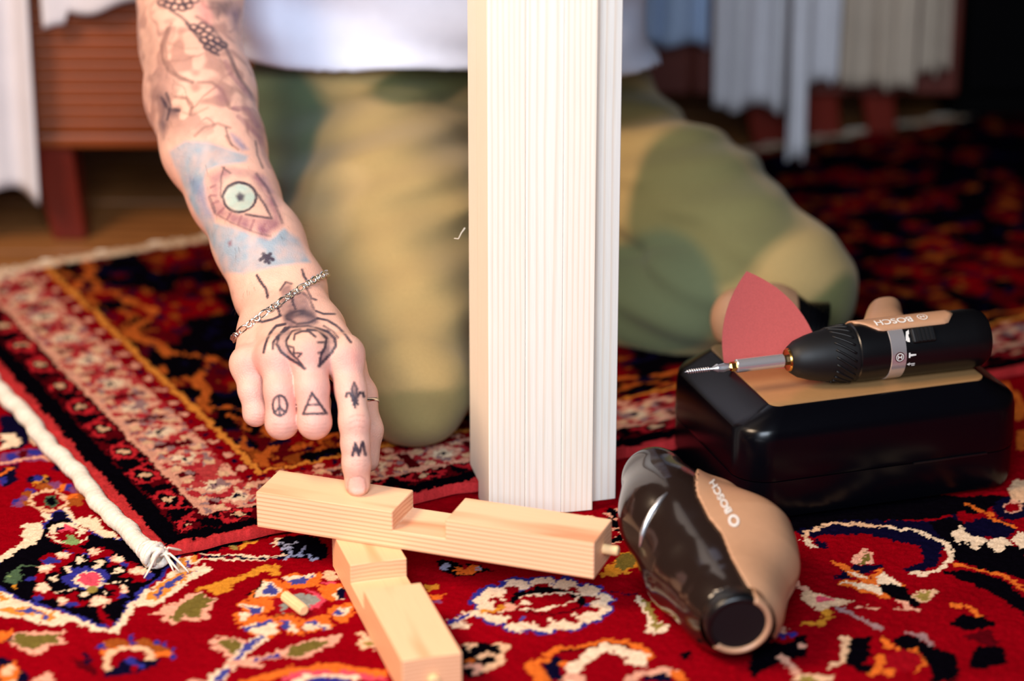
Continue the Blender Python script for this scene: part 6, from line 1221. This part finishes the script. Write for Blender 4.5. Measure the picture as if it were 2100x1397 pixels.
# ------------------------------------------------------------------ sander behind the case
sd0 = Vector((0.1870,1.8635,0.0668)); snd = empty('delta_sander', (sd0.x, sd0.y, .0075)); tag(snd, 'tan and black palm sander standing behind the sanding sheet', 'power tool')
def sander_sdf(p):
    d = chain(p, [((-.018,0,.058), .022), ((.004,0,.056), .0245), ((.024,0,.048), .0225)], .01)
    return smin(d, cone(p, (-.005,.0,.02), (-.004,0,.04), .024, .021), .02)
def split(sdf, lo, hi, h, name, m, parent):
    v_, q_, _ = surface(sdf, lo, hi, h); return link(name, npmesh(name, v_, q_), m, parent)
split(lambda p: np.maximum(sander_sdf(p), .016-p[:, 2]), (-.07,-.05,0), (.08,.05,.11), .0016, 'housing', 'black_satin', snd)
split(lambda p: np.maximum(sander_sdf(p)-.0012, np.maximum(.044-p[:, 2]+.25*np.maximum(p[:, 0]-.0, 0), p[:, 0]-.022)), (-.07,-.05,0), (.08,.05,.11), .0014, 'tan_shell', 'tan_plastic', snd)
MB().prism([(x*.0007-.024, y*.0007-.020) for x, y in out], 0, .014, 'xy').build('sanding_pad', 'black_rubber', snd, bevel=.002)
for i in range(5): 
    o = MB().lathe([(-.0006, .0229), (.0006, .0229)], 30).build('vent_rib', 'black_gloss', snd, smooth='auto'); o.location = (.027+i*.0032, 0, .0478); o.rotation_euler = (0, R(15), 0)

# ------------------------------------------------------------------ hand-held tool in front
T0 = np.array((0.1208,1.5480,0.0000)); tool = empty('handheld_vacuum', (T0[0], T0[1], 0)); tag(tool, 'rounded dark brown and tan hand-held tool lying at the front of the case', 'power tool')
BODY = [(np.array((0.0918,1.5917,0.0584))-T0, .0215), (np.array((0.0992,1.5559,0.0493))-T0, .0275), (np.array((0.1156,1.5170,0.0325))-T0, .0300), (np.array((0.1293,1.4756,0.0282))-T0, .0245), (np.array((0.1346,1.4481,0.0292))-T0, .0180)]
BULB = [(np.array((0.1333,1.5768,0.0480))-T0, .0135), (np.array((0.1454,1.5406,0.0379))-T0, .0255), (np.array((0.1498,1.5170,0.0325))-T0, .0215), (np.array((0.1418,1.4713,0.0255))-T0, .0165)]
MOUTH = np.array((0.1345,1.4418,0.0325))-T0; mdir = np.array((0.1379,1.4253,0.0314))-T0-MOUTH; mdir = np.array((.12,-.90,-.10)); mdir /= np.linalg.norm(mdir)
def tb_sdf(p): return chain(p, BODY, .02)
def tool_sdf(p):
    d = smin(tb_sdf(p), chain(p, BULB, .02), .022); d = np.maximum(d, .0006-p[:, 2])
    q = p-MOUTH.astype(np.float32); return np.maximum(d, q@mdir.astype(np.float32))
lo_, hi_ = (-.075,-.10,-.005), (.09,.16,.13)
split(lambda p: np.maximum(tool_sdf(p), -(np.maximum(np.abs((p-MOUTH.astype(np.float32))@mdir.astype(np.float32))-.02, np.linalg.norm(np.cross(p-MOUTH.astype(np.float32), mdir.astype(np.float32)), axis=1)-.0165))), lo_, hi_, .0014, 'dark_body', 'brown_gloss', tool)
P1, P2 = BODY[0][0], BODY[4][0]; pn = np.cross(P2-P1, np.array((0, .9309, -.3652))); pn /= np.linalg.norm(pn)
if pn[0] < 0: pn = -pn
ln_ = (P2-P1)/np.linalg.norm(P2-P1)
def shell_fn(p):
    q = p-P1.astype(np.float32); s_ = (q@ln_.astype(np.float32)); u_ = q@pn.astype(np.float32)
    edge_ = np.interp(s_, [-.02,.0,.015,.033,.056,.080,.095,.12], [.045,.034,.028,.0245,.0175,.0165,.0185,.016]).astype(np.float32); return edge_-u_
split(lambda p: np.maximum(np.maximum(tool_sdf(p)-.0016, -(tool_sdf(p)+.0012)), shell_fn(p)), lo_, hi_, .0013, 'tan_shell', 'tan_plastic', tool)
mo = Vector(tuple(MOUTH)); zx = Vector(tuple(mdir)); xx = (Vector((1,0,0))-zx*zx.x).normalized(); yx = zx.cross(xx); qz = Matrix((xx, yx, zx)).transposed().to_euler()
for nm_, m_, a0, a1 in (('mouth_rim', 'tan_plastic', -135, 62), ('mouth_seal', 'black_satin', 62, 225)):
    rim = MB().loft([[((r if m_ == 'tan_plastic' else r*.97)*math.cos(R(a0+(a1-a0)*i/30)), (r if m_ == 'tan_plastic' else r*.97)*math.sin(R(a0+(a1-a0)*i/30)), z) for r, z in ((.0166,-.008),(.0168,.0015),(.0184,.0030),(.0206,.0014),(.0210,-.010))] for i in range(31)]).build(nm_, m_, tool, smooth=True); rim.location = mo; rim.rotation_euler = qz
inn = MB().loft([[(r*math.cos(2*PI*i/40), r*math.sin(2*PI*i/40), z) for i in range(40)] for r, z in ((.0167,.0004),(.0162,-.012),(.012,-.015),(.0078,-.013),(.0066,-.004),(.0050,-.003))]).build('mouth_inside', 'black_rubber', tool, smooth='auto'); inn.location = mo; inn.rotation_euler = qz
for i in range(3):
    a = R(130+i*48); cl = MB().box(-.0040, .0040, -.0019, .0019, -.006, .0012).build('mouth_glint', 'mouth_glint_blue', inn, bevel=.0004); cl.location = (.0105*math.cos(a), .0105*math.sin(a), -.003); cl.rotation_euler = (0, 0, a+.5)  # pale blue blocks standing in for reflections inside the mouth
ac = []
for q_ in ((0.0965,1.5480,0.0704), (0.0916,1.5463,0.0659), (0.0867,1.5439,0.0599), (0.0830,1.5414,0.0534), (0.0806,1.5387,0.0466), (0.0791,1.5358,0.0392)):
    b_ = np.array(q_)-T0; tt_ = np.linspace(-.06, .06, 500); Pq = (b_[None]+np.array((0,.9309,-.3652))[None]*tt_[:, None]).astype(np.float32); ss_ = tool_sdf(Pq); hit_ = np.nonzero(ss_ < .0004)[0]
    if len(hit_): ac.append(tuple(Pq[hit_[0]]))
if len(ac) > 2: MB().tube(ac, [.0005]+[.0016]*(len(ac)-2)+[.0005], 8).build('reflection_strip', 'bright_steel', tool, smooth=True)  # bright strip added as a reflection line on the dark body
# print on the shell, pressed on to its surface
def press(me, fn, org, eu, ev, en):
    bm = bmesh.new(); bm.from_mesh(me); bmesh.ops.subdivide_edges(bm, edges=bm.edges, cuts=1)
    for v_ in bm.verts:
        b_ = org+eu*v_.co.x+ev*v_.co.y; t = np.linspace(.04, -.04, 400); P = (b_[None]+en[None]*t[:, None]).astype(np.float32); s = fn(P); i = int(np.argmax(s < .0022)); v_.co = tuple(P[i])
    bm.to_mesh(me); bm.free(); return me
en = -np.array((0, .9309, -.3652)); up_ = np.array((0, .3652, .9309)); rt_ = np.array((1., 0, 0)); th_ = R(115)
eu = rt_*math.cos(th_)+up_*math.sin(th_); ev = -rt_*math.sin(th_)+up_*math.cos(th_)
og = np.array((0.1297,1.5471,0.0682))-T0
link('maker_name', press(text_mesh('BOSCH', .0062), tool_sdf, og, eu, ev, en), 'white_print', tool)
link('maker_emblem', press(disc_ring(.0021, .0034), tool_sdf, og-eu*.0150, eu, ev, en), 'white_print', tool)

# ------------------------------------------------------------------ background: seats and cloths
def cloth(name, m, label, x0, x1, y, ztop, hem, folds, depth=.012, n=90, k=40, back=.12, seed=0, cat='cloth'):
    """sheet lying on a seat and hanging over its front edge; hem(f) gives the height of the lower edge"""
    v_ = []; q_ = []
    for i in range(n+1):
        f = i/n; x = x0+(x1-x0)*f; hz = hem(f)
        for j in range(k+1):
            g = j/k
            if g < .25: p = (x, y+back*(1-g/.25), ztop+.004+.002*math.sin(f*17+g*9+seed))
            else:
                h_ = (g-.25)/.75; z = ztop+.004-(ztop+.004-hz)*h_; w_ = depth*min(1, h_*2.2)
                p = (x+.004*math.sin(f*9+seed)*h_, y-.008-w_*(.6+.5*math.sin(f*folds*2*PI+seed)+.3*math.sin(f*folds*4.7+seed*2+h_*2)), z)
            v_.append(p)
    for i in range(n):
        for j in range(k): q_.append((i*(k+1)+j, (i+1)*(k+1)+j, (i+1)*(k+1)+j+1, i*(k+1)+j+1))
    o = link(name, npmesh(name, v_, q_), m); s_ = o.modifiers.new('thick', 'SOLIDIFY'); s_.thickness = .0025; s_.offset = 0
    return tag(o, label, cat)
def seat(name, label, x0, x1, y0, y1, zb, zt, legs, m, boards, horizontal=False):
    e = empty(name, ((x0+x1)/2, (y0+y1)/2, -.02)); tag(e, label, 'seat'); ox, oy, oz = e.location
    MB().box(x0-ox, x1-ox, y0+.014-oy, y1-oy, zb-oz, zt-oz).build('frame', m, e, bevel=.006)
    if horizontal:
        hh_ = (zt-zb-.02)/boards
        for i in range(boards): MB().box(x0+.004-ox, x1-.004-ox, y0-oy, y0+.013-oy, zb+.014+i*hh_-oz, zb+.014+(i+.95)*hh_-oz).build('woven_slat', m, e, bevel=.002)
        MB().box(x0-ox, x1-ox, y0-.004-oy, y0+.014-oy, zb-oz, zb+.013-oz).build('rail', m, e, bevel=.003)
    else:
        w_ = (x1-x0)/boards
        for i in range(boards): MB().box(x0+i*w_+.0015-ox, x0+(i+1)*w_-.0015-ox, y0-oy, y0+.013-oy, zb-oz, zt-oz).build('front_board', m, e, bevel=.003)
    for (lx, ly, w0, w1) in legs:
        r0 = [(lx-ox+a*w0, ly-oy+b*w0, zb-oz+.002) for a, b in ((-1,-1),(1,-1),(1,1),(-1,1))]; r1 = [(lx-ox+a*w1+.012, ly-oy+b*w1, 0) for a, b in ((-1,-1),(1,-1),(1,1),(-1,1))]
        MB().loft([r1, r0]).build('leg', 'red_wood', e, bevel=.003)
    return e
SZ = (-0.3620,2.2700,0.0701)[2]
seat('wooden_armchair', 'brown ribbed wooden seat with tapered leg behind the tattooed arm', -.66, -.12, 2.27, 2.72, SZ, .36, [(-.63,2.295,.0195,.015), (-.63,2.69,.0195,.015), (-.405,2.295,.0195,.015), (-.15,2.295,.0195,.015), (-.405,2.69,.0195,.015), (-.15,2.69,.0195,.015)], 'dark_wood', 26, True)
xl = (-0.4082,2.2400,0.1239)[0]; xs0 = xl+.006
cloth('draped_sheet', 'linen', 'pale sheet hanging over the left corner of the brown wooden seat', -.65, xl, 2.262, .36, lambda f: (-0.4277,2.2400,0.0308)[2]+.02*math.sin(f*9)-.012*f, 5, n=70, seed=1.)
cloth('seat_throw', 'linen', 'pale throw lying along the front edge of the brown wooden seat', xs0, -.20, 2.262, .36, lambda f: (-0.3715,2.2400,0.1950)[2]+(-.012 if f < .12 else 0)+.028*max(0, f-.15)/.85+.003*math.sin(f*20), 3, depth=.008, n=50, seed=2.)
# right-hand bench with cloths
BY = 2.50
bz = (0.1583,2.5000,0.0498)[2]; bx0, bx1 = (0.1212,2.5000,0.0959)[0], (0.4072,2.5000,0.0959)[0]
seat('wooden_bench', 'reddish wooden bench hung with cloths behind the right knee', bx0, bx1+.02, BY, BY+.4, bz, .34, [((0.2407,2.5000,0.0236)[0], BY+.03, .020, .016), ((0.2945,2.5000,0.0236)[0], BY+.03, .018, .015), ((0.3506,2.5000,0.0236)[0], BY+.03, .016, .013), (bx0+.03, BY+.36, .02, .016), (bx1-.01, BY+.36, .02, .016)], 'bench_wood', 6)
def hang(name, m, label, f0, f1, y, folds, seed, slope=0., depth=.010):      # f0, f1: lower corners
    return cloth(name, m, label, f0[0], f1[0], y, .345, lambda f: f0[2]+(f1[2]-f0[2])*f+slope*f+.003*math.sin(f*11+seed), folds, depth, 40, 30, .10, seed)
hang('hanging_cloth', 'linen_blue', 'short bluish cloth over the left end of the wooden bench', (0.1173,2.4880,0.1067), (0.1831,2.4880,0.1067), 2.488, 2, .4)
hang('hanging_cloth', 'linen', 'broad white cloth hanging from the middle of the wooden bench', (0.1856,2.4750,0.0485), (0.2594,2.4750,0.0485), 2.475, 2.5, 1.2)
hang('hanging_strip', 'linen', 'long narrow white strip hanging almost to the rug', (0.2562,2.4360,0.0106), (0.2750,2.4360,0.0106), 2.436, 1, 2.2, depth=.006)
hang('hanging_cloth', 'linen', 'greyish cloth just right of the long white strip', (0.2789,2.4850,0.0714), (0.3085,2.4850,0.0714), 2.485, 1.5, 3.)
hang('hanging_cloth', 'linen_beige', 'beige wavy cloth with pleats near the dark cabinet', (0.3132,2.4850,0.0695), (0.3769,2.4850,0.0695), 2.485, 2.5, 4., -.006)
hang('hanging_strip', 'linen_beige', 'short beige strip beside the dark cabinet', (0.3872,2.4900,0.0796), (0.4094,2.4900,0.0796), 2.49, 1, 5.)
cab = empty('dark_cabinet', (.62, 2.72, -.02)); tag(cab, 'tall black cabinet at the right edge behind the rug', 'cabinet')
cx0 = (0.4299,2.5600,-0.0195)[0]-.62
MB().box(cx0, cx0+.62, -.16, .30, .03, 1.5).build('body', 'dark_cabinet', cab, bevel=.006)
for i in range(2): 
    dr_ = MB().box(cx0+.01+i*.30, cx0+.30+i*.30, -.178, -.161, .06, 1.47).build('door', 'dark_cabinet', cab, bevel=.004)
    MB().tube([(cx0+.27+i*.06, -.19, .7), (cx0+.27+i*.06, -.19, .82)], .005, 8).build('handle', 'black_satin', dr_, smooth=True)
MB().box(cx0+.01, cx0+.61, -.14, .28, 0, .032).build('plinth', 'dark_cabinet', cab)
